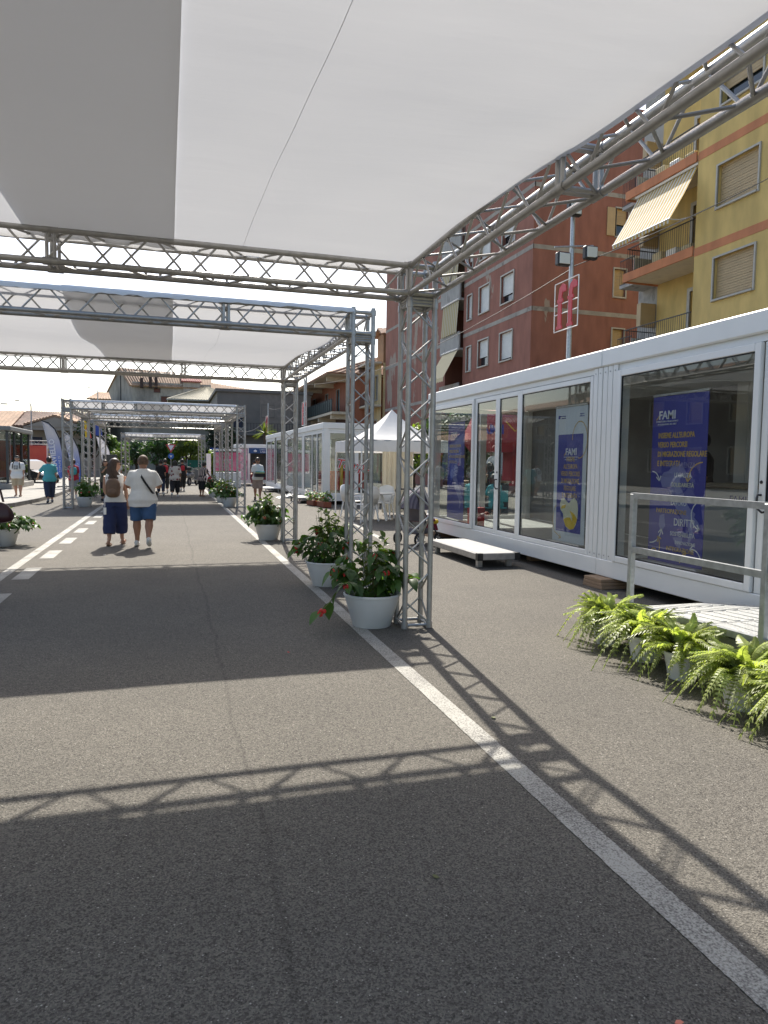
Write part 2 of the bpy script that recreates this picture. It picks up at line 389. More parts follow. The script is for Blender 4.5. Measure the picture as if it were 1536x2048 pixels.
# left pavement, one kerb stone after another
pts = [(-40, 20.5), (-8, 20.8), (-5.4, 22.2), (-4.75, 24.2), (-4.5, 27), (-4.45, 31), (-4.6, 36), (-4.9, 58), (-40, 58)]
pave = struct(MB().prism(pts, -.02, .12).build('pavement', CONC))
for k in range(2, 7):
    a = V((*pts[k], 0)); b = V((*pts[k + 1], 0)); L = (b - a).length; n = max(1, round(L / 1.0)); d = (b - a) / n; s = V((d.y, -d.x, 0)).normalized() * .06
    for j in range(min(n, 9)):
        MB().obar(a + d * j + d * .006 + s + V((0, 0, .065)), a + d * (j + 1) - d * .006 + s + V((0, 0, .065)), .12, .135).build('kerb_stone', KERB, pave)
struct(MB().box((-40, 62.02, -.02), (40, 62.3, .12)).build('far_kerb', KERB))
# small litter seen on the asphalt
for (x, y, c, s_) in ((1.33, 1.50, PINKP, .012), (.93, 2.32, STEM, .014), (1.86, 3.75, STEM, .02), (.9, 5.5, PETAL, .012), (-1.0, 11.9, WPLAST, .03), (-2.1, 12.6, STEM, .03)):
    m_ = MB(); m_.slab([(-s_, -s_*.5, 0), (s_*.2, -s_*.7, .002), (s_, .1*s_, .004), (s_*.3, s_*.6, .003), (-s_*.6, s_*.5, .001)], (0, 0, 1), .002)
    pos = {STEM: ('dry leaf scrap on the shaded asphalt', 'dry leaf scrap in the shadow of the truss', 'dry leaf scrap on the sunlit road')[(x > 1.5) + 2 * (x < -1)], PINKP: 'pink petal lying on the shaded asphalt', PETAL: 'red petal lying on the asphalt', WPLAST: 'scrap of white paper on the road by the walking couple'}[c]
    tag(m_.build('fallen_petal' if c in (PINKP, PETAL) else ('paper_scrap' if c is WPLAST else 'dry_leaf'), c, None, loc=(x, y, .004), rot=(0, 0, x * 9)), pos, 'petal' if c in (PINKP, PETAL) else ('paper' if c is WPLAST else 'leaf'), 'scraps on the road')

# ------------------------------------------------------------------ aluminium truss gantries with shade cloths
TW = .24
def truss(name, parent, p0, p1, side, fine=True, joints=(), seed=0):
    """box truss from p0 to p1: end frames (mesh), four chords and the lacing braces as its sub-parts"""
    p0 = V(p0); p1 = V(p1); d = (p1 - p0); L = d.length; d.normalize(); s = V(side).normalized(); u = d.cross(s).normalized(); h = TW / 2
    cor = [s * h + u * h, -s * h + u * h, -s * h - u * h, s * h - u * h]
    fr = MB(); frs = []
    for t in [.0] + [x for j in joints for x in (j - .028, j + .028)] + [L]:
        c = p0 + d * min(max(t, .018), L - .018)
        for i in range(4): fr.tube(c + cor[i], c + cor[(i + 1) % 4], .015, 6)
        for i in range(4): fr.tube(c + cor[i] - d * .03, c + cor[i] + d * .03, .031, 10)
        if fine: frs.append(fr); fr = MB()
    if not fine:
        for c in cor: fr.tube(p0 + c, p1 + c, .025, 8)
    part = (frs[0] if fine else fr).build(name, ALU, parent, smooth=True)
    for q in frs[1:]: q.build('end_frame', ALU, part, smooth=True)
    n = max(4, round(L / .275)); pit = L / n
    if fine:
        for c in cor: MB().tube(p0 + c, p1 + c, .025, 12).build('chord', ALU, part, smooth=True)
    bmesh_ = None; lac = MB()
    for fc in range(4):
        a, b = cor[fc], cor[(fc + 1) % 4]
        for k in range(n):
            q0, q1 = ((a, b) if (k + fc) % 2 else (b, a))
            A = p0 + d * (k * pit + .03) + q0; B = p0 + d * ((k + 1) * pit - .03) + q1
            if fine:
                if bmesh_ is None: bmesh_ = MB().tube((0, 0, -(B - A).length / 2), (0, 0, (B - A).length / 2), .0095, 7).mesh('brace', ALU, True)
                link('brace', bmesh_, part, mw=M.Translation((A + B) / 2) @ (B - A).to_track_quat('Z', 'Y').to_matrix().to_4x4())
            else: lac.tube(A, B, .011, 5)
    if not fine: stuff(lac.build('lacing', ALU, part))
    return part

def corner(parent, c, fine=True):
    m = MB(); h = TW / 2; n = 10 if fine else 6
    P = [V((sx * h, sy * h, z)) + V((c[0], c[1], 0)) for z in (3.05, 3.29) for sx, sy in ((-1, -1), (1, -1), (1, 1), (-1, 1))]
    for i in range(4):
        m.tube(P[i] - V((0, 0, .06)), P[i + 4] + V((0, 0, .055)), .025, n)
        m.tube(P[i], P[(i + 1) % 4], .024, n); m.tube(P[i + 4], P[(i + 1) % 4 + 4], .024, n)
        for z in (3.05, 3.29):
            m.tube((P[i].x, P[i].y, z - .03), (P[i].x, P[i].y, z + .03), .034, n)
    for z in (3.012, 2.985):
        for i in range(4):
            a, b = P[i].copy(), P[(i + 1) % 4].copy(); a.z = b.z = z; m.tube(a, b, .014, 6)
    m.box((c[0] - h, c[1] - h, 3.034), (c[0] + h, c[1] - h + .07, 3.044)); m.box((c[0] - h, c[1] + h - .07, 3.034), (c[0] + h, c[1] + h, 3.044))
    return m.build('corner_box', ALU, parent, smooth=True)

def gantry(label, x0, x1, y0, y1, fine, joints, group):
    """fine: dict of which members get single braces"""
    g = thing('truss_gantry', label, 'gantry', (x0, y0, 0), 0, group)
    o = V((x0, y0, 0)); h = .145
    X = (h, x1 - x0 - h); Y = (h, y1 - y0 - h)
    for ix in (0, 1):
        for iy in (0, 1):
            f = (ix, iy) in fine
            c = (X[ix], Y[iy])
            truss('tower', g, (c[0], c[1], .015), (c[0], c[1], 2.975), (1, 0, 0), f)
            corner(g, c, f)
    zc = 3.17
    for iy in (0, 1): truss('cross_beam', g, (X[0] + .13, Y[iy], zc), (X[1] - .13, Y[iy], zc), (0, 1, 0), ('x', iy) in fine, joints[iy])
    for ix in (0, 1): truss('side_beam', g, (X[ix], Y[0] + .13, zc), (X[ix], Y[1] - .13, zc), (1, 0, 0), ('y', ix) in fine, joints[2])
    return g

GX0, GX1 = -3.12, 2.335
GR = 'truss gantries over the road'
gantry('aluminium truss gantry with the big begonia pot at the foot of its tower', GX0, GX1, .80, 6.315, {(1, 1), ('x', 1), ('y', 1)}, ((2.4,), (1.98,), (2.45,)), GR)
gantry('aluminium truss gantry whose towers flank the begonia pots before the strolling couple', GX0, GX1, 8.05, 13.50, {(1, 0), (1, 1), ('x', 0)}, ((3.46,), (1.1, 3.1), (2.5,)), GR)
gantry('aluminium truss gantry the walking couple heads for, feather flags left of it', GX0, GX1 + .05, 23.2, 28.4, {}, ((.9, 1.85), (2.4,), (2.4,)), GR)
gantry('aluminium truss gantry half hidden behind the one with the feather flags', GX0, GX1 + .05, 30.1, 35.4, {}, ((2.4,), (2.4,), (2.4,)), GR)
gantry('farthest small looking aluminium truss gantry in front of the trees', GX0, GX1 + .05, 50.2, 55.6, {}, ((3.6,), (2.4,), (2.4,)), GR)

def cloth(label, x0, x1, y0, y1, sag, zoff, seams=(), seed=0, grp='white shade cloths'):
    R = random.Random(seed); nx, ny = 44, 54; m = MB(); ph = [R.uniform(0, 6.3) for _ in range(6)]
    cx0, cx1 = GX0 + .27, GX1 - .27
    def fold(X, w): return max(0, X - .5) * (.016 * sin(26 * X + 9 * w + ph[4]) + .008 * sin(47 * X + 21 * w + ph[5])) + .003 * sin(30 * w - 11 * X + ph[1])
    for j in range(ny + 1):
        for i in range(nx + 1):
            u = i / nx; w = j / ny; x = x0 + (x1 - x0) * u; y = y0 + (y1 - y0) * w
            X = (x - cx0) / (cx1 - cx0)
            s = (1 - (2 * w - 1) ** 2); s2 = sin(pi * (1 - w) ** 2.4) if w > 0 else 0
            z = 3.305 + zoff - sag * s2 * (.95 + .3 * (4 * X * (1 - X)))
            # long folds that fan out along the cloth
            z += s * (.008 * sin(9 * X + 2.2 * w + ph[0]) + .005 * sin(23 * X - 3 * w + ph[1]) + .004 * sin(41 * X + 5 * w + ph[2]))
            z += s * fold(X, w)
            m.v.append((x, y, z))
    for j in range(ny):
        for i in range(nx): a = j * (nx + 1) + i; m.f.append((a, a + 1, a + nx + 2, a + nx + 1)); m.mi.append(0)
    o = m.build('shade_cloth', CLOTH, None, smooth=True); tag(o, label, 'shade cloth', grp)
    # hems folded over the cross beams
    for yy, sgn in ((y0, -1), (y1, 1)):
        h = MB(); prof = [(-.03, .0), (.0, .012), (.03, .006), (.052, -.02), (.056, -.05)]
        n = 40; rr = [R.uniform(-.012, .012) for _ in range(n + 1)]
        for i in range(n + 1):
            x = x0 + (x1 - x0) * i / n
            for k, (a, b) in enumerate(prof): h.v.append((x, yy + sgn * (a + (rr[i] * .3 if k else 0)), 3.312 + zoff + b + (rr[i] if k > 3 else 0)))
        k = len(prof)
        for i in range(n):
            for j in range(k - 1): a = i * k + j; h.f.append((a, a + k, a + k + 1, a + 1)); h.mi.append(0)
        h.build('hem', CLOTH, o, smooth=True)
    for sx in seams:
        t = MB(); j0 = []
        for j in range(ny + 1):
            w = j / ny; s = (1 - (2 * w - 1) ** 2); X = (sx - cx0) / (cx1 - cx0)
            s2 = sin(pi * (1 - w) ** 2.4) if w > 0 else 0; j0.append((sx, y0 + (y1 - y0) * w, 3.3035 + zoff - sag * s2 * (.95 + .3 * (4 * X * (1 - X))) + s * (.008 * sin(9 * X + 2.2 * w + ph[0]) + .005 * sin(23 * X - 3 * w + ph[1]) + .004 * sin(41 * X + 5 * w + ph[2])) + s * fold(X, w)))
        t.path(j0, .0016, 4).build('seam', CLOTH, o)
    return o
for k, (ya, yb, wl, wr) in enumerate(((.86, 6.17, 'nearest the handrail ramp', ''), (8.07, 13.36, '', ''), (23.22, 28.26, '', ''), (30.12, 35.26, '', ''), (50.22, 55.46, '', ''))):
    nm = ('over the gantry with the big begonia pot', 'over the gantry beside the second begonia pot', 'over the gantry by the feather flags', 'over the half hidden gantry behind the flags', 'over the farthest gantry')[k]
    sg = .20 if k < 2 else .14
    cloth('white shade cloth on the flag pavement side ' + nm, GX0 + .27, .05, ya, yb, sg, .0, (), k)
    cloth('white shade cloth on the glass cabin side ' + nm, -1.06, GX1 - .265, ya + .02, yb - .02, sg - .006, .012, (.6,), k + 10)

# ------------------------------------------------------------------ white glass cabins along the kerb side
SEAL = mat('black_seal', (.015, .015, .015), .6)
CX = 5.3; CD = 2.45
def pane(parent, y0, y1, z0, z1, x=CX, fw=.07, name='window', depth=.06, sash=0.0):
    """frame (mesh) with its glass as sub-part, in the plane x"""
    m = MB(); xa, xb = x - .012 - sash, x - .012 - sash + depth
    m.bev((xa, y0, z0), (xb, y0 + fw, z1), .006); m.bev((xa, y1 - fw, z0), (xb, y1, z1), .006)
    m.bev((xa, y0 + fw, z1 - fw), (xb, y1 - fw, z1), .006); m.bev((xa, y0 + fw, z0), (xb, y1 - fw, z0 + fw), .006)
    o = m.build(name, FRAMEW, parent)
    s = MB(); e = .012
    s.box((xa + .012, y0 + fw, z0 + fw), (xa + .03, y0 + fw + e, z1 - fw)); s.box((xa + .012, y1 - fw - e, z0 + fw), (xa + .03, y1 - fw, z1 - fw))
    s.box((xa + .012, y0 + fw + e, z0 + fw), (xa + .03, y1 - fw - e, z0 + fw + e)); s.box((xa + .012, y0 + fw + e, z1 - fw - e), (xa + .03, y1 - fw - e, z1 - fw))
    s.build('gasket', SEAL, o)
    MB().box((xa + .017, y0 + fw + e * .5, z0 + fw + e * .5), (xa + .025, y1 - fw - e * .5, z1 - fw - e * .5)).build('pane', GLASS, o)
    return o
def pane_end(parent, x0, x1, z0, z1, y, fw=.07):
    m = MB()
    m.box((x0, y - .03, z0), (x0 + fw, y + .03, z1)); m.box((x1 - fw, y - .03, z0), (x1, y + .03, z1)); m.box((x0 + fw, y - .03, z1 - fw), (x1 - fw, y + .03, z1)); m.box((x0 + fw, y - .03, z0), (x1 - fw, y + .03, z0 + fw))
    o = m.build('window', FRAMEW, parent); MB().box((x0 + fw - .005, y - .004, z0 + fw - .005), (x1 - fw + .005, y + .004, z1 - fw + .005)).build('pane', GLASS, o); return o

def cabin(label, y0, y1, items, back='glass', end0='panel', end1='glass', x=CX, zt=3.0, post0=.2, post1=.2, d=CD):
    c = thing('glass_cabin', label, 'cabin', (0, 0, 0), 0, 'white glass cabins')
    x1 = x + d
    bb = MB(); bb.bev((x - .03, y0, .13), (x + .1, y1, .345), .008); bb.box((x1 - .1, y0, .13), (x1, y1, .345)); bb.box((x + .1, y0, .13), (x1 - .1, y0 + .1, .345)); bb.box((x + .1, y1 - .1, .13), (x1 - .1, y1, .345)); bb.build('base_beam', WHITE, c)
    rb = MB(); rb.bev((x - .045, y0, zt - .215), (x1 + .04, y1, zt), .014); rb.build('roof_beam', WHITE, c)
    hd = MB().box((x + .0, y0 + .02, zt - .29), (x + .1, y1 - .02, zt - .216)); hd.build('head_rail', WHITE, c)
    MB().box((x + .1, y0 + .1, .28), (x1 - .1, y1 - .1, .34)).build('floor', GREYP, c)
    MB().box((x + .11, y0 + .05, zt - .29), (x1 - .05, y1 - .05, zt - .222)).build('ceiling', WHITE, c)
    z0, z1 = .347, zt - .217
    for (ya, yb, near) in ((y0 + .002, y0 + post0, 1), (y1 - post1, y1 - .002, 0)):
        p = MB(); p.box((x - .008, ya, z0), (x + .16, yb, z1)); n = max(2, round((yb - ya) / .11)); w = (yb - ya) / n
        for k in range(n): p.bev((x - .022, ya + w * k + .006, z0), (x - .008, ya + w * (k + 1) - .006, z1), .004)
        po = p.build('post', WHITE, c)
        b = MB()
        for k in range(n):
            for z in (z0 + .05, z1 - .07): b.tube((x - .024, ya + w * (k + .5), z), (x - .03, ya + w * (k + .5), z), .009, 6)
        b.build('bolt', STEEL, po)
        MB().box((x1 - .16, ya, z0), (x1, yb, z1)).build('post', WHITE, c)
    for it in items:
        k, ya, yb = it[0], it[1], it[2]
        if k == 'fix': pane(c, ya, yb, z0 + .002, zt - .30, x)
        elif k == 'slide': pane(c, ya, yb, z0 + .002, zt - .30, x, .075, 'sliding_door', .05, .03)
        elif k == 'leaf':
            o = pane(c, ya, yb, z0 + .002, zt - .30, x, .075, 'door', .055, .0)
            if len(it) > 3:
                h = MB(); hy = ya + .035 if it[3] < 0 else yb - .035
                h.path([(x - .01, hy, 1.28), (x - .05, hy, 1.28), (x - .06, hy, 1.25), (x - .06, hy, 1.16), (x - .055, hy - .06 * it[3], 1.12), (x - .05, hy - .1 * it[3], 1.13)], .011, 6)
                h.tube((x - .012, hy, 1.40), (x - .02, hy, 1.40), .016, 8); h.build('door_handle', BLACKM, o)
        elif k == 'panel': MB().box((x - .005, ya, z0), (x + .06, yb, z1)).build('wall_panel', it[3] if len(it) > 3 else WHITE, c)
    ya, yb = y0 + post0, y1 - post1
    if back == 'glass':
        n = 3
        for k in range(n): pane(c, ya + (yb - ya) / n * k, ya + (yb - ya) / n * (k + 1), z0 + .002, zt - .30, x1 - .06, .06)
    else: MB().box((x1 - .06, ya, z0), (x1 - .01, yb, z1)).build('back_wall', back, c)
    for (yy, e) in ((y0 + .05, end0), (y1 - .05, end1)):
        if e == 'glass':
            pane_end(c, x + .165, (x + x1) / 2, z0 + .002, zt - .30, yy); pane_end(c, (x + x1) / 2, x1 - .165, z0 + .002, zt - .30, yy)
        elif e == 'panel': MB().box((x + .165, yy - .03, z0), (x1 - .165, yy + .03, z1)).build('end_panel', WHITE, c)
    return c
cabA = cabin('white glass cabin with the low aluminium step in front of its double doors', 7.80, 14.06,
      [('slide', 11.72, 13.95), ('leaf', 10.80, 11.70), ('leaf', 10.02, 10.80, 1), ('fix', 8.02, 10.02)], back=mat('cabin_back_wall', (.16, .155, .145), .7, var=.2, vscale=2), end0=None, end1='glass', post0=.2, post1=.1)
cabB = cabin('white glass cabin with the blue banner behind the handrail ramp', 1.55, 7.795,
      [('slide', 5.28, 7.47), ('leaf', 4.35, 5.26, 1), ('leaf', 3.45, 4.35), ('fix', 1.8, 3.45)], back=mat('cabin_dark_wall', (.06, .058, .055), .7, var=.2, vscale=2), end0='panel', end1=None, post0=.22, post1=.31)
cabin('white glass cabin beside the pagoda tent with the red lettered window at its end', 24.75, 33.2, [('leaf', 25.0, 25.95), ('leaf', 25.95, 26.9), ('fix', 26.9, 28.6), ('panel', 28.6, 29.0), ('fix', 29.0, 31.0), ('leaf', 31.0, 32.9)], zt=2.95, end0='glass')
cabin('white glass cabin next to the blue signed kiosk', 34.4, 40.35, [('fix', 34.7, 36.5), ('panel', 36.5, 37.0, DARKP), ('leaf', 37.0, 38.4), ('fix', 38.4, 40.1)], zt=2.98)

# inside the near cabins
def rollup(label, y0, y1, x, z0, z1, field, print_):
    t = thing('roll_up_banner', label, 'banner', (x, (y0 + y1) / 2, z0), 0, 'roll-up banners behind the cabin glass')
    w = (y1 - y0) / 2; h = z1 - z0
    MB().bev((-.10, -w - .02, 0), (.10, w + .02, .075), .02).build('base', ALU, t)
    MB().tube((.03, 0, .07), (.03, 0, h), .012, 8).build('support_pole', ALU, t)
    MB().bev((-.014, -w - .005, h - .03), (.014, w + .005, h), .005).build('top_rail', ALU, t)
    f = MB().box((-.003, -w, .07), (.003, w, h - .028)).build('banner_sheet', field, t)
    print_(f, w, h); return t
def BP(u, v, k=1): return basis((-.0035 - .0012 * k, -u, v), (0, -1, 0), (0, 0, 1))       # u to the reader's right, v up
def strip(pts, w, m, parent, k=1, name='printed_arrow', head=False):
    P = [V((-.0035 - .0012 * k, -u, v)) for u, v in pts]; b = MB(); vs = []
    for i, p in enumerate(P):
        d = (P[min(i + 1, len(P) - 1)] - P[max(i - 1, 0)]).normalized(); s = V((1, 0, 0)).cross(d) * w / 2; vs += [p - s, p + s]
    b.add(vs, [(2*i, 2*i+1, 2*i+3, 2*i+2) for i in range(len(P) - 1)])
    if head:
        d = (P[-1] - P[-2]).normalized(); s = V((1, 0, 0)).cross(d)
        for sg in (-1, 1):
            q = P[-1] - d * .055 + s * .04 * sg; n = V((1, 0, 0)).cross(P[-1] - q).normalized() * w / 2
            b.add([q - n, q + n, P[-1] + n, P[-1] - n], [(0, 1, 2, 3)])
    return b.build(name, m, parent)
def arc(cu, cv, r, a0, a1, n=10, ry=None): return [(cu + r * cos(a0 + (a1 - a0) * i / n), cv + (ry or r) * sin(a0 + (a1 - a0) * i / n)) for i in range(n + 1)]
def patch(pts, m, parent, k=1, name='printed_patch'):
    MB().add  # outline is laid flat on the sheet
    b = MB(); b.v = [(-.0035 - .0012 * k, -u, v) for u, v in pts]; b.f = [tuple(range(len(pts)))]; b.mi = [0]; return b.build(name, m, parent)
ITALY = [(-.30,.52),(-.24,.60),(-.16,.62),(-.10,.68),(.02,.70),(.08,.66),(.12,.60),(.06,.57),(.02,.52),(.03,.44),(.09,.36),(.13,.26),(.20,.18),(.28,.13),(.26,.09),(.33,.03),(.36,-.04),(.33,-.06),(.29,0),(.24,-.04),(.26,-.12),(.21,-.22),(.18,-.20),(.20,-.10),(.16,-.02),(.06,.08),(-.02,.18),(-.08,.28),(-.12,.38),(-.18,.42),(-.25,.42)]
def sheet_logo(f, u, v, s):
    lettering('FAMI', s, PWHITE, f, BP(u, v), bold=s * .02)
    strip([(u - s * 1.35, v - .01), (u - s * 1.0, v + s * .3), (u - s * .7, v + s * .4)], s * .09, GOLD, f, 2)
    for k, tx in enumerate(('FONDO ASILO MIGRAZIONE E', 'INTEGRAZIONE 2021-2027')): lettering(tx, s * .2, PWHITE, f, BP(u, v - s * (.27 + .25 * k)))
def print3(f, w, h):
    sheet_logo(f, -.20, 1.74, .135)
    for k, tx in enumerate(("INSIEME ALL'EUROPA", 'VERSO PERCORSI', 'DI MIGRAZIONE REGOLARE', 'E INTEGRATA')): lettering(tx, .088, GOLD, f, BP(-.34, 1.52 - .108 * k), align='LEFT', bold=.002, sx=.72)
    patch([(u * 1.05 + .03, v * .95 + .55) for u, v in ITALY], LILAC, f, 1, 'printed_map')
    patch([(-.26, .62), (-.18, .64), (-.16, .5), (-.22, .42), (-.27, .5)], LILAC, f, 1, 'printed_map'); patch([(-.02, .38), (.14, .40), (.10, .26), (.02, .30)], LILAC, f, 1, 'printed_map')
    for tx, s, u, v, c in (('TRASPARENZA', .085, .05, 1.06, LILAC), ('LEGALITÀ', .075, .10, .95, PWHITE), ('SOLIDARIETÀ', .07, .10, .84, CREAMP), ('AIUTO', .06, -.16, .95, LILAC), ('QUADATRIO', .06, -.02, .74, LILAC), ('LAVORO', .075, .05, .63, PWHITE), ('PARTECIPAZIONE', .075, -.07, .53, GOLD), ('DIRITTI', .12, .15, .40, PWHITE), ('SOSTENIBILITÀ', .07, .13, .28, PWHITE), ('INNOVAZIONE', .055, .18, .19, PWHITE), ('INTEGRAZIONE', .075, .10, .10, GOLD)):
        lettering(tx, s, c, f, BP(u, v + .12, 2), sx=.85)
    strip(arc(.40, 1.02, .22, pi * .5, pi * 1.0, 8), .014, GOLD, f, 2, head=True); strip(arc(-.42, 1.0, .13, pi * .5, .15, 8), .014, PWHITE, f, 2, head=True)
    strip(arc(.42, .66, .16, pi * .5, pi * 1.45, 10), .014, PWHITE, f, 2, head=True); strip(arc(-.42, .48, .2, -pi * .5, -.1, 8), .014, PWHITE, f, 2, head=True)
    strip(arc(-.34, .17, .05, 0, pi * 2, 12) + arc(-.44, .25, .2, -pi * .25, pi * .2, 8), .014, GOLD, f, 2, head=True)
    strip(arc(.25, .1, .14, pi, pi * .6, 6), .014, GOLD, f, 2, head=True); strip(arc(.30, .15, .13, .1, pi * .6, 6), .014, PWHITE, f, 2, head=True)
rollup('roll-up banner of plain blue with a lilac map behind the handrail', 6.20, 7.10, 5.52, .345, 2.38, BLUE, print3)
def print2(f, w, h):
    patch([(-w * .78, .22), (w * .78, .22), (w * .78, h - .42), (-w * .78, h - .42)], BLUE, f, 1, 'printed_field')
    patch([(-.34, h - .19), (-.29, h - .19), (-.29, h - .14), (-.34, h - .14)], BLUE, f, 1)
    for u, v, t_ in ((-.22, h - .16, "Unione europea"), (-.2, h - .19, "cofinanziato"), (.28, h - .15, "Ministero"), (.28, h - .18, "dell'Interno")): lettering(t_, .026, BLUE, f, BP(u, v))
    sheet_logo(f, .03, h - .72, .14)
    for k, tx in enumerate(('INSIEME', "ALL'EUROPA", 'VERSO PERCORSI', 'DI MIGRAZIONE', 'REGOLARE', 'E INTEGRATA')): lettering(tx, .098, GOLD, f, BP(.02, 1.22 - .105 * k + (h - 2.03)), bold=.001, sx=.66)
    blob = [(-.24, .62), (-.20, .70), (-.12, .71), (-.03, .66), (.02, .64), (.08, .70), (.16, .73), (.24, .68), (.27, .58), (.26, .44), (.22, .34), (.16, .28), (.05, .26), (-.06, .30), (-.12, .40), (-.14, .48), (-.22, .54)]
    patch([(u * .95, v) for u, v in blob], CREAMP, f, 2)
    patch([(-.12, .40), (-.06, .31), (.05, .262), (.16, .285), (.2, .36), (.12, .38), (.06, .44), (-.04, .43)], YEL, f, 3); patch([(.12, .38), (.22, .36), (.24, .43), (.16, .5), (.04, .54), (.10, .46)], YEL, f, 3); patch([(-.2, .55), (-.08, .57), (-.06, .62), (-.16, .60)], YEL, f, 3)
    strip(arc(.24, 1.55, .19, pi * 1.0, -.55 * pi, 14, .26), .014, GOLD, f, 2); strip(arc(-.30, .38, .11, pi * .6, pi * 1.3, 8, .22) + [(-.26, .16), (-.18, .12)], .012, GOLD, f, 2, head=True)
rollup('white bordered roll-up banner with a yellow and cream blob', 8.47, 9.31, 5.52, .345, 2.40, BANWHITE, print2)
def print1(f, w, h):
    sheet_logo(f, -.1, 1.74, .135)
    for k, tx in enumerate(("INSIEME ALL'EUROPA", 'VERSO PERCORSI', 'DI MIGRAZIONE REGOLARE', 'E INTEGRATA')): lettering(tx, .088, GOLD, f, BP(-.34, 1.52 - .108 * k), align='LEFT', sx=.72)
    patch([(u * 1.05 + .03, v * .95 + .5) for u, v in ITALY], LILAC, f, 1, 'printed_map')
rollup('plain blue roll-up banner behind the sliding pane beside the tent', 12.76, 13.60, 5.55, .345, 2.40, BLUE, print1)
def print4(f, w, h):
    patch([(-w * .8, .22), (w * .8, .22), (w * .8, h - .42), (-w * .8, h - .42)], BLUE, f, 1, 'printed_field'); strip(arc(-.2, 1.5, .2, 0, pi * 2, 18), .02, YEL, f, 3)
rollup('roll-up banner with a yellow ring behind the cabin door', 4.45, 5.2, 5.6, .345, 2.35, BANWHITE, print4)
t = thing('display_counter', 'white folding counter with small FAMI print inside the cabin', 'counter', (6.5, 6.55, .345))
MB().bev((-.25, -.5, 0), (.25, .5, .95), .02).build('body', WPLAST, t); MB().bev((-.3, -.55, .95), (.3, .55, 1.0), .01).build('top', mat('pale_wood', (.5, .4, .28), .6), t)
lettering('FAMI', .12, BLUE, t, basis((-.253, -.05, .78), (0, -1, 0), (0, 0, 1)))
t = thing('wall_cabinet', 'teal wall cabinet high at the back of the dark cabin', 'cabinet', (7.5, 5.6, 1.9))
MB().bev((-.2, -1.2, 0), (.17, 1.2, .6), .01).build('carcass', mat('teal_panel', (.02, .12, .14), .5), t)
for k in range(3): MB().bev((-.222, -1.19 + .8 * k, .01), (-.2, -.41 + .8 * k, .59), .006).build('door', MATS['teal_panel'], t)
t = thing('shopping_bag', 'red paper carrier bag on the cabin floor behind the glass', 'bag', (5.62, 12.30, .342), .4)
MB().slab([(-.16, -.07, 0), (.16, -.07, 0), (.17, -.07, .36), (-.17, -.07, .36)], (0, 1, 0), .14).build('body', mat('red_paper', (.55, .03, .03), .5), t)
for s in (-.05, .05): MB().path([(-.07, s, .36), (-.06, s, .44), (0, s, .47), (.06, s, .44), (.07, s, .36)], .006, 5).build('handle', PWHITE, t)

# low aluminium step, timber packing, ramp with handrail
t = thing('platform_step', 'low aluminium stage step before the cabin double doors', 'step', (4.65, 10.35, -.03))
DECK = mat('step_deck', (.34, .335, .32), .7, var=.08, vscale=8, bump=.2, bscale=90)
MB().bev((-.31, -.98, .235), (.33, .98, .25), .004).build('deck', DECK, t)
m = MB(); m.bev((-.33, -1.0, .15), (-.30, 1.0, .245), .006); m.bev((.32, -1.0, .15), (.35, 1.0, .245), .006); m.bev((-.30, -1.0, .15), (.32, -.97, .245), .006); m.bev((-.30, .97, .15), (.32, 1.0, .245), .006); m.build('frame', ALU, t)
for sx in (-.33, .275):
    for sy in (-1.005, .925): MB().box((sx - .006, sy, .145), (sx + .081, sy + .08, .252)).build('corner_cap', BLACKM, t)
for sx in (-.24, .24):
    for sy in (-.85, .85): MB().bev((sx - .04, sy - .04, .03), (sx + .04, sy + .04, .15), .006).build('leg', ALU, t)
for (px, py, n, lab) in ((5.22, 7.62, 3, 'stack of pallet wood under the seam between the two near cabins'), (5.30, 13.8, 2, 'stack of pallet wood under the cabin corner beside the tent'), (5.3, 1.9, 3, 'stack of pallet wood under the cabin beyond the ramp')):
    t = thing('timber_packing', lab, 'wood block', (px, py, 0), 0, 'packing timbers under the cabins')
    for k in range(n): MB().bev((-.12, -.22 + .01 * k, .043 * k), (.5, .2 - .012 * k, .043 * k + .040), .005).build('plank', TIMBER, t)
for yy in (12.0, 9.9, 5.0, 3.4): tag(MB().bev((5.5, yy, 0), (7.4, yy + .16, .13), .01).build('support_beam', TIMBER), 'timber bearer under the cabin floor', 'beam', 'timber bearers under the cabins')
RAMP = mat('checker_plate', (.50, .50, .48), .42, .35, var=.06, vscale=10, bump=.5, bscale=55)
t = thing('entrance_ramp', 'aluminium checker plate ramp with galvanised handrail beside the ferns', 'ramp', (4.55, 4.6, 0))
def rz(y): return .335 if y < 4.62 else .335 - (y - 4.62) * .14
for k in range(6):
    ya = 3.05 + k * .43; yb = ya + .415
    m = MB(); m.add([(-.62, ya - 4.6, rz(ya) - .03), (.60, ya - 4.6, rz(ya) - .03), (.60, yb - 4.6, rz(yb) - .03), (-.62, yb - 4.6, rz(yb) - .03), (-.62, ya - 4.6, rz(ya)), (.60, ya - 4.6, rz(ya)), (.60, yb - 4.6, rz(yb)), (-.62, yb - 4.6, rz(yb))], [(0,3,2,1),(4,5,6,7),(0,1,5,4),(1,2,6,5),(2,3,7,6),(3,0,4,7)])
    for j in range(9):
        x = -.56 + j * .13; m.obar((x, ya - 4.58, rz(ya) + .001), (x, yb - 4.62, rz(yb) + .001), .05, .008)
    m.build('tread_plate', RAMP, t)
for x in (-.60, .55):
    m = MB(); m.obar((x, 3.0 - 4.6, .15), (x, 4.62 - 4.6, .15), .05, .26); m.build('side_rail', STEEL, t)
for yy in (5.24, 3.78):
    MB().bev((-.645 - .024, yy - 4.6 - .024, 0.0), (-.645 + .024, yy - 4.6 + .024, 1.29), .004).build('rail_post', STEEL, t)
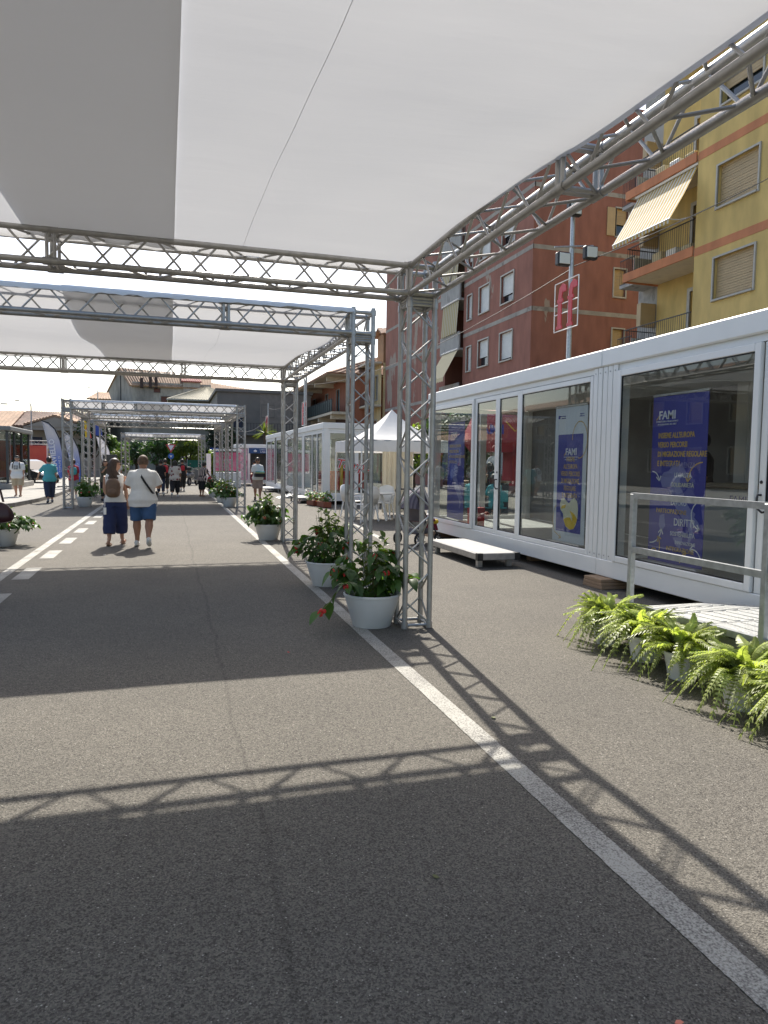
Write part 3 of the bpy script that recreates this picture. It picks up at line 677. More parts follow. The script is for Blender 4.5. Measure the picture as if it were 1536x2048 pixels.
for z0, z1 in ((1.275, 1.272), (.80, .80), (.30, .37)):
    MB().obar((-.645, 5.262 - 4.6, z0), (-.645, 2.33 - 4.6, z1), .042, .05).build('rail', STEEL, t)
MB().bev((-.669, 2.32 - 4.6, 0), (-.621, 2.37 - 4.6, 1.29), .004).build('rail_post', STEEL, t)

# ------------------------------------------------------------------ potted plants
def leaf_mesh(L, W, m, fold=.25, droop=.35, name='leaf', seg=5):
    b = MB(); pr = [0, .34, .5, .44, .25, .0]
    for i in range(seg + 1):
        tt = i / seg; w = W * pr[i] * 2 / 2; z = -droop * L * tt * tt
        b.v += [(-w, tt * L, z + fold * w), (0, tt * L, z), (w * .9, tt * L, z + fold * w)]
    for i in range(seg):
        a = i * 3; b.f += [(a, a + 1, a + 4, a + 3), (a + 1, a + 2, a + 5, a + 4)]; b.mi += [0, 0]
    return b.mesh(name, m, True)
LEAVES = [leaf_mesh(.17, .115, LEAF), leaf_mesh(.14, .10, LEAF, .35, .6), leaf_mesh(.19, .11, LEAF, .2, .5)]
LEAVES2 = [leaf_mesh(.085, .055, LEAF2, .3, .2), leaf_mesh(.07, .05, LEAF2, .2, .3)]
def blossom(m):
    b = MB(); R = random.Random(3)
    for k in range(9):
        d = V((R.uniform(-1, 1), R.uniform(-1, 1), R.uniform(-1, .4))).normalized() * R.uniform(.008, .03)
        b.ell(d, (.014, .010, .014), 6, 4, M.Rotation(R.uniform(0, 3), 3, 'Z'))
    return b.mesh('flower', m, True)
BLOS = [blossom(PETAL), blossom(PINKP)]
def aim(d, roll=0):
    return V(d).normalized().to_track_quat('Y', 'Z').to_matrix().to_4x4() @ M.Rotation(roll, 4, 'Y')
POT = None
def pot_mesh():
    return MB().lathe([(.0, 0), (.175, 0), (.182, .006), (.262, .285), (.270, .29), (.272, .305), (.262, .312), (.250, .305), (.238, .25), (0, .24)], n=40, cap=False).mesh('pot', PLASTIC, True)
def begonia(label, x, y, seed, s=1.0, full=True, nst=15, spread=.34, h=.62, pink=.25, lean=(0, 0), trailing=None, nsh=1.0, blo=1.0):
    global POT
    POT = POT or pot_mesh(); R = random.Random(seed)
    t = thing('potted_begonia', label, 'potted plant', (x, y, 0), R.uniform(0, 6), 'begonia pots along the road'); t.scale = (s, s, s)
    rz_ = -t.rotation_euler.z; rot = M.Rotation(rz_, 3, 'Z')
    link('pot', POT, t); MB().lathe([(0, .262), (.235, .258)], n=20, cap=False).build('soil', SOIL, t)
    fol = MB(); stems = MB()
    def put(me, mwl, name='leaf'):
        if full: link(name, me, t, mw=mwl)
        else:
            o = len(fol.v); fol.v += [tuple(mwl @ v.co) for v in me.vertices]; fol.f += [tuple(i + o for i in p.vertices) for p in me.polygons]
            fol.mi += [{'begonia_leaf': 0, 'shrub_leaf': 1, 'red_petal': 2, 'pink_petal': 3}[me.materials[0].name]] * len(me.polygons)
    ends = []
    for k in range(nst):
        a = 2 * pi * k / nst + R.uniform(-.3, .3); r0_ = R.uniform(.03, .16); rad = spread * R.uniform(.35, 1.15); hh = h * R.uniform(.55, 1.05)
        p0 = V((r0_ * cos(a), r0_ * sin(a), .25)); p2 = V((rad * cos(a), rad * sin(a), .27 + hh * (1.05 - .55 * (rad / spread / 1.15) ** 2))) + rot @ V((lean[0], lean[1], 0))
        p1 = (p0 + p2) / 2 + V((-.05 * cos(a), -.05 * sin(a), .10)); p3 = p2 + V((.05 * cos(a), .05 * sin(a), -R.uniform(.0, .10)))
        pts = [p0 * (1 - q) ** 3 + p1 * 3 * q * (1 - q) ** 2 + p2 * 3 * q * q * (1 - q) + p3 * q ** 3 for q in [i / 7 for i in range(8)]]
        stems.path(pts, [.007, .0065, .006, .0055, .005, .0045, .004, .003], 5)
        for i in range(1, 8):
            for sd in (-1, 1):
                if R.random() < .92:
                    dd = V((cos(a + sd * R.uniform(.5, 1.5)), sin(a + sd * R.uniform(.5, 1.5)), R.uniform(-.75, .2)))
                    put(R.choice(LEAVES), M.Translation(pts[i]) @ aim(dd, R.uniform(-.5, .5)) @ M.Scale(R.uniform(.5, .95), 4))
        ends.append((pts[-1], a))
    if trailing:
        d = rot @ V(trailing); pts = [V((d.x * q * .62, d.y * q * .62, .30 + .16 * sin(pi * min(q * 1.1, 1)) - .10 * q * q)) for q in [i / 6 for i in range(7)]]
        stems.path(pts, .005, 5)
        for i in (4, 5, 6): put(LEAVES[0], M.Translation(pts[i]) @ aim((d.x + R.uniform(-.8, .8), d.y + R.uniform(-.8, .8), -.6)))
        put(BLOS[0], M.Translation(pts[-1] + V((0, 0, -.01))) @ M.Scale(1.5, 4), 'flower')
    # the small-leaved shrub sharing the pot
    for k in range(int(34 * nsh)):
        a = R.uniform(0, 6.28); r = R.uniform(0, .12); top = V((r * 1.5 * cos(a), r * 1.5 * sin(a), .27 + h * R.uniform(.7, 1.22))) + rot @ V((lean[0] * .5, lean[1] * .5, 0)); b0 = V((r * .5 * cos(a), r * .5 * sin(a), .25))
        if k < 12: stems.path([b0, (b0 + top) / 2, top], [.004, .003, .002], 4)
        for i in range(4):
            q = R.uniform(.45, 1); put(R.choice(LEAVES2), M.Translation(b0.lerp(top, q)) @ aim((R.uniform(-1, 1), R.uniform(-1, 1), R.uniform(-.2, .8)), R.uniform(-1, 1)))
    for p, a in ends:
        if R.random() < .95 * blo:
            me = BLOS[1] if R.random() < pink else BLOS[0]
            put(me, M.Translation(p + V((0, 0, -.02))) @ M.Rotation(R.uniform(0, 6), 4, 'Z') @ M.Scale(R.uniform(.7, 1.25), 4), 'flower')
    stems.build('stem', STEM, t)
    if not full: stuff(fol.build('foliage', [LEAF, LEAF2, PETAL, PINKP], t, smooth=True))
    return t
begonia('bushy red begonia in white pot at the foot of the tower, flowers trailing', 1.82, 6.28, 4, 1.0, True, 17, .36, .50, .25, (-.02, 0), (-.85, -.3, 0), .9)
begonia('red begonia in white pot between two truss towers beside the white line', 1.87, 8.50, 9, .98, True, 17, .38, .62, .12, (.05, .05), None, 1.1)
begonia('begonia with pale pink blooms in white pot by the open far tower', 1.84, 13.72, 21, 1.0, False, 24, .40, .54, .85, (-.04, 0), None, 1.5, .8)
begonia('begonia in white pot leaning on the tower past the strolling couple', 1.90, 23.9, 33, 1.02, False, 22, .36, .50, .6, (0, 0), None, 1.0)
begonia('orange pink begonia in white pot behind the one past the couple', 1.86, 26.6, 35, 1.0, False, 22, .36, .52, .9)
begonia('last begonia pot in the row beside the striped woman', 1.80, 30.6, 37, 1.0, False, 22, .36, .52, .5)
begonia('light green begonia in white pot under the maroon handbag', -2.78, 13.55, 41, .98, False, 26, .42, .34, .3, (.1, 0), None, .5)
begonia('dark leaved plant with an orange bloom in white pot by the flag side tower', -2.62, 24.35, 43, 1.0, False, 24, .34, .62, .8, (.1, 0), None, 1.2, .4)

def frond_mesh(L, seed, hang):
    R = random.Random(seed); b = MB(); n = 22; P = []
    for i in range(n + 1):
        q = i / n; P.append(V((.02 * sin(q * 4 + seed), L * (q * (1 - .25 * hang * q)), L * (.30 * sin(min(1, q * 1.5) * pi * .6) - hang * q * q * .85))))
    b.path(P, [.0025] * (n + 1), 3, False)
    for i in range(1, n):
        d = (P[i + 1] - P[i]).normalized(); w = .042 * (1 - (i / n) ** 2.2) * (1 if i > 2 else .6) + .006
        for s in (-1, 1):
            e = d.cross(V((0, 0, 1))).normalized() * s; k = P[i]; h = d * .0115
            tip = k + e * w + d * .012 + V((0, 0, -.012 + R.uniform(-.012, .01)))
            b.add([k - h * .5, k + h * .6, k + e * w * .6 + h + V((0, 0, .004)), tip, k + e * w * .55 - h * .35], [(0, 1, 2, 3, 4)])
    return b.mesh('frond', FERN, True)
FRONDS = [frond_mesh(.34, 1, .6), frond_mesh(.40, 2, .9), frond_mesh(.30, 3, .3), frond_mesh(.48, 4, 1.25), frond_mesh(.24, 5, .1)]
FPOT = MB().lathe([(0, 0), (.085, 0), (.09, .01), (.115, .15), (.128, .152), (.13, .175), (.12, .178), (.112, .15), (0, .14)], n=28, cap=False).mesh('pot', WPLAST, True)
for k, (x, y, n, lab) in enumerate(((3.62, 5.14, 110, 'fern in white pot at the corner post end of the ramp'), (3.60, 4.62, 110, 'fern in white pot second from the corner post of the ramp'), (3.56, 4.14, 110, 'fern with hanging fronds in white pot, third from the ramp corner post'), (3.50, 3.52, 112, 'fern in chipped white pot, fourth from the ramp corner post'), (3.46, 2.98, 100, 'fern in white pot fifth from the corner post of the ramp'))):
    R = random.Random(50 + k); t = thing('potted_fern', lab, 'fern', (x, y, 0), 0, 'potted ferns beside the ramp'); t.scale = (1.14,) * 3
    link('pot', FPOT, t); MB().lathe([(0, .158), (.108, .156)], n=14, cap=False).build('soil', SOIL, t)
    for j in range(n):
        a = R.uniform(0, 6.28); el = R.choice((-.05, .1, .3, .55, .85, 1.15)) + R.uniform(-.15, .15)
        me = R.choice(FRONDS) if el < .8 else R.choice((FRONDS[0], FRONDS[2], FRONDS[4]))
        o = link('frond', me, t, mw=M.Translation((.05 * cos(a), .05 * sin(a), .165)) @ M.Rotation(a - pi / 2, 4, 'Z') @ M.Rotation(el * .75, 4, 'X') @ M.Scale(R.uniform(.7, 1.1), 4))

# ------------------------------------------------------------------ buildings
SHUT = mat('roller_shutter', (.43, .32, .175), .6, var=.06, vscale=3); SHUTG = mat('grey_shutter', (.60, .60, .55), .6, var=.06, vscale=3)
SHUTW = mat('white_shutter', (.66, .68, .66), .55, var=.05, vscale=3)
DARK = mat('dark_interior', (.012, .013, .016), .4)
WGLASS = mat('window_glass', (.02, .028, .035), .08, 0, spec=.8)
MARBLE = mat('stone_sill', (.40, .385, .34), .5, var=.08, vscale=8)
YELLOWW = stained_mat('yellow_plaster', (.60, .44, .16), (.52, .39, .16), .5, .62, True, .85, .2)
ORANGE = stained_mat('orange_band', (.52, .21, .10), (.40, .17, .09), .8, .6, True, .85, .2)
REDW = stained_mat('red_plaster', (.275, .12, .088), (.33, .27, .22), .42, .615, True, .88, .012)
GREYBAND = stained_mat('grey_band', (.33, .31, .275), (.20, .18, .16), 1.2, .55, False, .9, .1)
WEATH = stained_mat('weathered_concrete', (.36, .36, .345), (.10, .10, .095), 2.2, .55, True, .9, .2)
CREAMW = stained_mat('cream_plaster', (.60, .47, .25), (.45, .36, .22), .5, .62, True, .85, .2)
RAIL = mat('dark_railing', (.025, .026, .03), .5); GRNP = mat('green_panel', (.03, .05, .045), .5)
TILE = mat('roof_tile', (.30, .17, .11), .85, var=.35, vscale=1.5, bump=.4, bscale=12)
AWN = stripe_mat('awning_stripes', (.55, .36, .07), (.66, .65, .58), 1, 5.3, .8, .2, .5)
AWN2 = stripe_mat('faded_awning', (.46, .38, .16), (.55, .52, .42), 1, 3.4, .8, .2, .5)
CREAMAWN = mat('cream_awning', (.62, .53, .33), .8)

class Fac:
    """a wall plane: u along ud, v up from base z, outward normal n"""
    def __init__(s, o, ud, n): s.o = V(o); s.u = V(ud); s.n = V(n)
    def p(s, u, v, d=0): return s.o + s.u * u + V((0, 0, v)) + s.n * d
    def box(s, m, u0, u1, v0, v1, d0, d1):
        P = [s.p(u, v, d) for d in (d0, d1) for u, v in ((u0, v0), (u1, v0), (u1, v1), (u0, v1))]
        q = [(0,3,2,1),(4,5,6,7),(0,1,5,4),(1,2,6,5),(2,3,7,6),(3,0,4,7)]
        if s.u.cross(V((0, 0, 1))).dot(s.n) < 0: q = [tuple(reversed(f)) for f in q]
        m.add(P, q)
    def wall(s, m, U, Vv, holes, depth=.22):
        us = sorted({*U, *[h[0] for h in holes], *[h[1] for h in holes]}); vs_ = sorted({*Vv, *[h[2] for h in holes], *[h[3] for h in holes]})
        for i in range(len(us) - 1):
            for j in range(len(vs_) - 1):
                cu, cv = (us[i] + us[i+1]) / 2, (vs_[j] + vs_[j+1]) / 2
                if any(h[0] < cu < h[1] and h[2] < cv < h[3] for h in holes): continue
                m.quad(s.p(us[i], vs_[j]), s.p(us[i+1], vs_[j]), s.p(us[i+1], vs_[j+1]), s.p(us[i], vs_[j+1]))
        for (a, b, c, d) in [h[:4] for h in holes]:
            for (x0, y0, x1, y1) in ((a, c, b, c), (b, c, b, d), (b, d, a, d), (a, d, a, c)):
                m.quad(s.p(x0, y0), s.p(x0, y0, -depth), s.p(x1, y1, -depth), s.p(x1, y1))
    def window(s, parent, h, kind='shut', shm=SHUT, frm=MARBLE, open_=0., fw=.09):
        a, b, c, d = h
        m = MB(); s.box(m, a - fw, a, c - fw, d + fw, -.02, .05); s.box(m, b, b + fw, c - fw, d + fw, -.02, .05); s.box(m, a, b, d, d + fw, -.02, .05); s.box(m, a, b, c - fw, c, -.02, .09)
        o = m.build('window', frm, parent)
        g = MB(); s.box(g, a, b, c, d, -.215, -.20); g.build('pane', WGLASS, o)
        if kind == 'shut':
            z0 = c + (d - c) * open_; n = max(6, round((d - z0) / .085)); m = MB(); hh = (d - z0) / n
            for k in range(n): s.box(m, a + .01, b - .01, z0 + hh * k + .004, z0 + hh * (k + 1) - .004, -.14, -.105 if k % 2 else -.11)
            m.build('roller_shutter', shm, o)
        else:
            m = MB(); w = (b - a)
            for u0_, u1_ in ((a, a + .06), (b - .06, b), ((a + b) / 2 - .04, (a + b) / 2 + .04)): s.box(m, u0_, u1_, c, d, -.19, -.13)
            m.build('sash', frm, o)
        return o
def railing(parent, pts, z0, z1, step=.11, m=RAIL, r=.009, name='railing'):
    b = MB()
    for i in range(len(pts) - 1):
        a = V((*pts[i], 0)); c = V((*pts[i + 1], 0)); n = max(2, round((c - a).length / step))
        for z in (z0, z1): b.obar(a + V((0, 0, z)), c + V((0, 0, z)), .04, .03)
        for k in range(n + 1):
            p = a.lerp(c, k / n); b.tube(p + V((0, 0, z0)), p + V((0, 0, z1)), r, 4, cap=False)
    return b.build(name, m, parent)
def tiled_roof(parent, quad_, n, m=TILE, name='roof'):
    """sloping roof as a ridged sheet: eave a-b, ridge d-c"""
    a, b, c, d = [V(q) for q in quad_]; mb = MB(); nn = n * 2; nrm = (b - a).cross(d - a).normalized()
    if nrm.z < 0: nrm = -nrm
    for i in range(nn + 1):
        q = i / nn; h = nrm * (.07 if i % 2 else 0); e0 = a.lerp(b, q); e1 = d.lerp(c, q); mb.v += [tuple(e0 + h), tuple(e1 + h), tuple(e0 - nrm * .14), tuple(e1 - nrm * .14)]
    for i in range(nn):
        k = i * 4; mb.f += [(k, k + 4, k + 5, k + 1), (k + 2, k + 3, k + 7, k + 6), (k, k + 2, k + 6, k + 4), (k + 1, k + 5, k + 7, k + 3)]; mb.mi += [0] * 4
    mb.f += [(0, 1, 3, 2), (nn*4, nn*4+2, nn*4+3, nn*4+1)]; mb.mi += [0, 0]
    return mb.build(name, m, parent)

# yellow block beside the cabins
yb = thing('apartment_block', 'yellow apartment block with orange bands and closed roller shutters', 'building', (0, 0, 0), 0, 'apartment blocks behind the cabins')
F = Fac((17, 20.1, 0), (0, -1, 0), (-1, 0, 0))                      # u runs towards the camera side
holes = []; wins = []
for v0 in (.9, 3.75, 6.98, 9.9, 13.1):
    for u0 in (.95, 5.2, 9.5): holes.append((u0, u0 + 1.66, v0, v0 + 1.32)); 
m = MB(); F.wall(m, (0, 15), (0, 16.5), holes); m.box((17.02 + .2, 5.1, 0), (29, 5.3, 16.5)); m.box((17.02, 19.9, 0), (29, 20.1, 16.5)); m.build('wall', YELLOWW, yb)
for i, h in enumerate(holes): F.window(yb, h, 'glass' if i in (10,) else 'shut', SHUT, MARBLE, .35 if i == 12 else 0, .06)
for v in (5.75, 8.62, 11.75, 14.8):
    m = MB(); F.box(m, 0, 15, v, v + .27, .0, .012); m.build('string_course', ORANGE, yb)
MB().box((16.6, 4.9, 16.5), (29.4, 23.9, 16.8)).build('roof', WEATH, yb)
F2 = Fac((18.6, 24.0, 0), (0, -1, 0), (-1, 0, 0)); hs = [(1.9, 3.1, v, v + 2.2) for v in (2.75, 5.85, 8.95, 12.05)]
m = MB(); F2.wall(m, (0, 3.9), (0, 16.5), hs); m.box((18.62, 23.8, 0), (29, 24.0, 16.5)); m.build('wall', YELLOWW, yb)
for i, h in enumerate(hs): F2.window(yb, h, 'shut' if i != 2 else 'glass', SHUT, MARBLE, .0, .14)
for i, v in enumerate((5.62, 8.72, 11.82)):
    s = MB().box((17.0, 20.14, v), (18.55, 23.9, v + .16)).build('balcony', mat('balcony_soffit', (.62, .55, .42), .8, var=.08), yb)
    e = MB(); e.box((16.94, 20.14, v - .06), (17.0, 23.95, v + .26)); e.box((17.0, 23.9, v - .06), (18.55, 23.96, v + .26)); e.build('edge_band', ORANGE, s)
    railing(s, [(17.05, 20.2), (17.05, 23.85), (18.5, 23.85)], v + .28, v + 1.2)
    for k in range(2 + i): MB().bev((17.25 + .1 * k, 20.6 + .9 * k, v + .17), (17.55 + .12 * k, 21.1 + .9 * k, v + .55 + .12 * ((k * 7) % 3)), .02).build('stored_box', WPLAST if k % 2 else CREAMAWN, s)
MB().bev((17.1, 23.0, 5.5), (17.4, 23.7, 5.55), .01).build('clothes_rack', WPLAST, yb)
aw = MB(); n = 26; P0 = V((17.1, 20.2, 11.68)); P1 = V((17.1, 23.4, 11.68)); dn = V((-1.05, 0, -1.85))
for i in range(n + 1):
    a = P0.lerp(P1, i / n); aw.v += [tuple(a), tuple(a + dn * .5 + V((0, 0, -.06))), tuple(a + dn), tuple(a + dn + V((.01, 0, -.12 - .03 * (i % 2))))]
for i in range(n):
    for j in range(3): k = i * 4 + j; aw.f.append((k, k + 4, k + 5, k + 1)); aw.mi.append(0)
t = thing('balcony_awning', 'large yellow and white striped awning on the yellow block balcony', 'awning', (0, 0, 0), 0, 'balcony awnings'); aw.build('fabric', AWN, t)
m = MB(); m.tube((17.05, 20.15, 11.72), (17.05, 23.45, 11.72), .05, 8); m.build('roller', WPLAST, t); m = MB(); m.tube(P0 + dn, P1 + dn, .025, 6); m.build('front_bar', WPLAST, t)
for yy in (20.4, 23.2): MB().path([(17.5, yy, 10.2), (16.6, yy, 9.9), (16.06, yy, 9.85)], .02, 5).build('arm', WPLAST, t)

# grey weathered side balconies between the yellow and the red block
for v in (5.6, 8.7, 11.8):
    s = MB().box((17.55, 24.04, v), (18.6, 25.0, v + .14)).build('balcony', WEATH, yb); MB().box((17.5, 24.03, v + .15), (18.6, 24.06, v + 1.0)).build('windbreak', SHUTG, s); railing(s, [(17.56, 24.1), (17.56, 25.0)], v + .15, v + 1.1, .1); MB().box((17.9, 24.05, v + 1.5), (18.6, 24.3, v + 2.4)).build('shutter_box', SHUT, s)
MB().box((18.62, 24.02, 0), (19.0, 25.2, 16.5)).build('side_wall', WEATH, yb)

# red brown block
rb = thing('apartment_block', 'red brown apartment block with peeling plaster and grey floor bands', 'building', (0, 0, 0), 0, 'apartment blocks behind the cabins')
F = Fac((17.5, 32.2, 0), (0, 1, 0), (-1, 0, 0)); hs = []
for v in (1.0, 4.15, 7.2, 10.28, 13.35):
    hs += [(2.0, 3.45, v + .0, v + 1.5), (4.95, 6.3, v + .05, v + 1.55), (7.35, 8.0, v, v + 1.45)]
m = MB(); F.wall(m, (0, 8.6), (0, 20), hs); m.build('wall', REDW, rb)
for i, h in enumerate(hs): F.window(rb, h, 'shut', SHUTW, MARBLE, (.0, .08, .35, 0, .3)[i % 5], .07)
G = Fac((17.5, 32.2, 0), (1, 0, 0), (0, -1, 0)); hs2 = [(4.75, 5.45, v, v + 1.42) for v in (4.2, 7.3, 10.38, 13.45)]
m = MB(); G.wall(m, (0, 9.5), (0, 20), hs2); m.build('wall', REDW, rb)
for i, h in enumerate(hs2): G.window(rb, h, 'shut', SHUT, MARBLE, .45 if i == 3 else 0, .07)
m = MB(); G.box(m, 4.2, 4.74, 13.45, 14.87, .0, .05); m.build('shutter_leaf', SHUT, rb)
for v in (5.85, 9.32, 12.38, 15.4):
    m = MB(); F.box(m, -.012, 8.6, v, v + .22, -.05, .012); m.build('floor_band', GREYBAND, rb); m = MB(); G.box(m, 0, 9.5, v, v + .22, -.05, .012); m.build('floor_band', GREYBAND, rb)
# loggia with awnings
m = MB(); m.box((18.9, 40.8, 0), (19.1, 43.6, 20)); m.box((17.52, 40.6, 0), (19.0, 40.79, 20)); m.build('loggia_wall', mat('dark_red_plaster', (.16, .05, .035), .9, var=.2), rb)
for v in (5.6, 8.75, 11.8, 14.9):
    o = MB().box((17.25, 40.82, v - .12), (18.88, 43.9, v)).build('balcony', WEATH, rb); MB().box((17.2, 40.8, v - .14), (17.3, 43.95, v + 1.0)).build('parapet', WEATH, o)
H2 = Fac((17.5, 43.7, 0), (0, 1, 0), (-1, 0, 0)); m = MB(); H2.wall(m, (0, 13.5), (0, 20), []); m.box((17.52, 43.72, 0), (19.1, 43.9, 20)); m.build('wall', REDW, rb)
for v in (5.85, 9.32, 12.38): m = MB(); H2.box(m, 0, 13.5, v, v + .22, -.05, .012); m.build('floor_band', GREYBAND, rb)
m = MB(); m.box((17.7, 32.4, 19.8), (27, 57, 20.1)); m.box((26.9, 32.3, 0), (27.1, 57, 20)); m.build('roof', WEATH, rb)
for k, (v, dx, mt, lab) in enumerate(((11.7, .12, AWN2, 'faded striped awning pulled straight down on the red block loggia'), (8.65, .95, CREAMAWN, 'cream awning with scalloped edge on the red block loggia'), (14.8, .15, AWN2, 'faded striped awning high on the red block loggia behind the truss'))):
    a_ = MB(); n = 16
    for i in range(n + 1):
        y = 41.0 + 2.6 * i / n; a_.v += [(17.24, y, v), (17.24 - dx, y, v - 1.75), (17.24 - dx, y, v - 1.95 - .08 * (i % 2))]
    for i in range(n):
        for j in (0, 1): q = i * 3 + j; a_.f.append((q, q + 3, q + 4, q + 1)); a_.mi.append(0)
    t = thing('balcony_awning', lab, 'awning', (0, 0, 0), 0, 'balcony awnings'); a_.build('fabric', mt, t); MB().tube((17.2, 40.95, v + .04), (17.2, 43.65, v + .04), .05, 6).build('roller', WPLAST, t)

# cream and orange house next
cb = thing('house', 'cream house with roof terrace, dormer and railed balconies behind the tent', 'building', (0, 0, 0), 0, 'houses along the street')
F = Fac((17.2, 57.4, 0), (0, 1, 0), (-1, 0, 0)); hs = [(1.0, 2.0, 7.0, 9.0), (4.2, 5.2, 3.9, 5.4), (1.3, 2.3, 3.6, 5.2), (4.4, 5.3, 7.1, 8.9)]
m = MB(); F.wall(m, (0, 7.6), (0, 10.0), hs); m.box((17.4, 57.4, 0), (26, 57.6, 10)); m.box((17.22, 64.8, 0), (26, 65, 10)); m.build('wall', CREAMW, cb)
for i, h in enumerate(hs): F.window(cb, h, 'shut' if i else 'glass', mat('brown_shutter', (.14, .05, .035), .6), MARBLE, 0, .1)
for v in (6.3, 9.9):
    s = MB().box((16.1, 57.3, v), (17.2, 65.1, v + .16)).build('balcony', MATS['balcony_soffit'], cb); railing(s, [(16.15, 57.35), (16.15, 65.0)], v + .2, v + 1.15, .14)
m = MB(); m.box((19.5, 58.5, 10.0), (25, 64, 12.2)); m.build('attic', CREAMW, cb); tiled_roof(cb, [(19.0, 58.0, 12.1), (19.0, 64.5, 12.1), (22.2, 64.5, 13.6), (22.2, 58.0, 13.6)], 14)
d = MB(); d.box((17.6, 58.2, 10.1), (19.5, 60.0, 12.6)); d.build('dormer', mat('dormer_brown', (.30, .17, .09), .85, var=.15), cb)
tiled_roof(cb, [(17.3, 57.9, 12.55), (19.7, 57.9, 12.55), (19.7, 59.1, 13.2), (17.3, 59.1, 13.2)], 5, name='dormer_roof'); tiled_roof(cb, [(17.3, 60.3, 12.55), (19.7, 60.3, 12.55), (19.7, 59.1, 13.2), (17.3, 59.1, 13.2)], 5, name='dormer_roof')
MB().bev((17.0, 60.7, 8.5), (17.2, 61.5, 9.1), .03).build('air_conditioner', WPLAST, cb); MB().bev((17.05, 62.0, 7.2), (17.2, 62.6, 8.0), .02).build('boiler_box', WPLAST, cb)

# terracotta house with long balconies
TERRA = stained_mat('terracotta_plaster', (.36, .135, .075), (.30, .12, .075), .5, .6, True, .85, .2)
tb = thing('house', 'terracotta house with long green panelled balconies and tiled eaves', 'building', (0, 0, 0), 0, 'houses along the street')
F = Fac((15.4, 60.5, 0), (0, 1, 0), (-1, 0, 0)); hs = [(4.5, 5.7, 6.25, 8.4), (9.5, 10.7, 6.25, 8.4), (16, 17.2, 6.25, 8.4), (24, 25.2, 6.25, 8.4), (34, 35, 6.4, 8.2)]
m = MB(); F.wall(m, (0, 50), (0, 9.2), hs); m.box((15.6, 60.5, 0), (27, 60.7, 9.2)); m.build('wall', TERRA, tb)
for i, h in enumerate(hs): F.window(tb, h, 'shut', mat('green_shutter', (.015, .055, .06), .5), MARBLE, 0, .06)
s = MB().box((13.6, 60.3, 5.75), (15.4, 110, 5.98)).build('balcony', MATS['balcony_soffit'], tb)
m = MB(); m.box((13.62, 60.4, 6.05), (13.66, 109.9, 7.05)); m.build('balustrade', GRNP, s); railing(s, [(13.6, 60.4), (13.6, 109)], 6.0, 7.1, .9, RAIL, .02)
for k in range(9): MB().box((13.7, 61 + 5.5 * k, 5.35), (15.4, 61.35 + 5.5 * k, 5.75)).build('bracket', MATS['balcony_soffit'], tb); MB().box((13.5, 62 + 5.5 * k, 8.75), (15.4, 62.3 + 5.5 * k, 9.15)).build('eave_bracket', MATS['balcony_soffit'], tb)
MB().box((13.2, 60.0, 9.15), (27.2, 111, 9.3)).build('eave', MATS['balcony_soffit'], tb)
tiled_roof(tb, [(13.1, 59.9, 9.3), (13.1, 111, 9.3), (20, 108, 11.8), (20, 64, 11.8)], 70); tiled_roof(tb, [(13.1, 59.9, 9.3), (27.3, 59.9, 9.3), (20.2, 64, 11.8), (20, 64, 11.8)], 20)
m = MB(); F.wall(m, (0, 50), (0, 5.6), [], 0); m.v = [(x - .02, y, z) for x, y, z in m.v]; m.build('ground_floor', mat('brown_plaster', (.11, .06, .045), .85, var=.2), tb)

# dark flat roofed building, beige roofed villa, old grey house, houses on the far left
gb = thing('building', 'grey brown flat roofed building behind the palm and the blue signed kiosk', 'building', (0, 0, 0))
GB = mat('grey_brown_plaster', (.20, .185, .165), .85, var=.15, vscale=.7); NAVY = mat('navy_shutter', (.03, .04, .075), .6)
F = Fac((4.6, 72, 0), (1, 0, 0), (0, -1, 0)); hs = [(.8, 1.9, 1, 3.2), (5.0, 7.0, .3, 3.6), (4.4, 5.6, 6.0, 7.2), (1.6, 2.5, 4.9, 6.2), (7.5, 8.6, 5.0, 6.6)]
m = MB(); F.wall(m, (0, 9.4), (0, 8.4), hs); m.box((4.6, 72.25, 0), (4.8, 86, 8.4)); m.box((13.8, 72.25, 0), (14, 86, 8.4)); m.build('wall', GB, gb)
m = MB(); F.box(m, 4.2, 9.4, 4.4, 8.38, .0, .03); m.build('upper_facade', mat('taupe_plaster', (.27, .235, .20), .85, var=.12), gb)
for h in hs: F.window(gb, h, 'shut', NAVY, GB, 0, .06)
MB().box((4.4, 71.8, 8.4), (14.2, 86, 8.7)).build('roof', GB, gb); m = MB(); F.box(m, -.2, 9.6, 4.1, 4.3, 0, 1.1); m.build('balcony', GB, gb)
railing(gb, [(4.5, 70.95), (14, 70.95)], 4.35, 5.3, .3, RAIL, .02)
vb = thing('house', 'villa with a broad pale beige hipped roof and white gutters', 'building', (0, 0, 0), 0, 'far houses')
BEIGE = mat('beige_roof', (.40, .36, .26), .8, var=.12, vscale=.8, bump=.3, bscale=10)
m = MB(); m.box((.9, 86, 0), (6.6, 96, 8.6)); m.build('wall', mat('villa_plaster', (.30, .285, .26), .85, var=.12), vb)
tiled_roof(vb, [(-.2, 85.2, 8.6), (8.4, 85.2, 8.6), (4.7, 90, 10.6), (4.3, 90, 10.6)], 26, BEIGE); tiled_roof(vb, [(-.2, 85.2, 8.6), (-.2, 97, 8.6), (4.3, 93, 10.6), (4.3, 90, 10.6)], 26, BEIGE); tiled_roof(vb, [(8.4, 85.2, 8.6), (8.4, 97, 8.6), (4.7, 93, 10.6), (4.7, 90, 10.6)], 26, BEIGE)
m = MB(); m.obar((-.3, 85.1, 8.52), (8.5, 85.1, 8.52), .16, .14); m.build('gutter', MARBLE, vb)
F = Fac((.9, 85.98, 0), (1, 0, 0), (0, -1, 0))
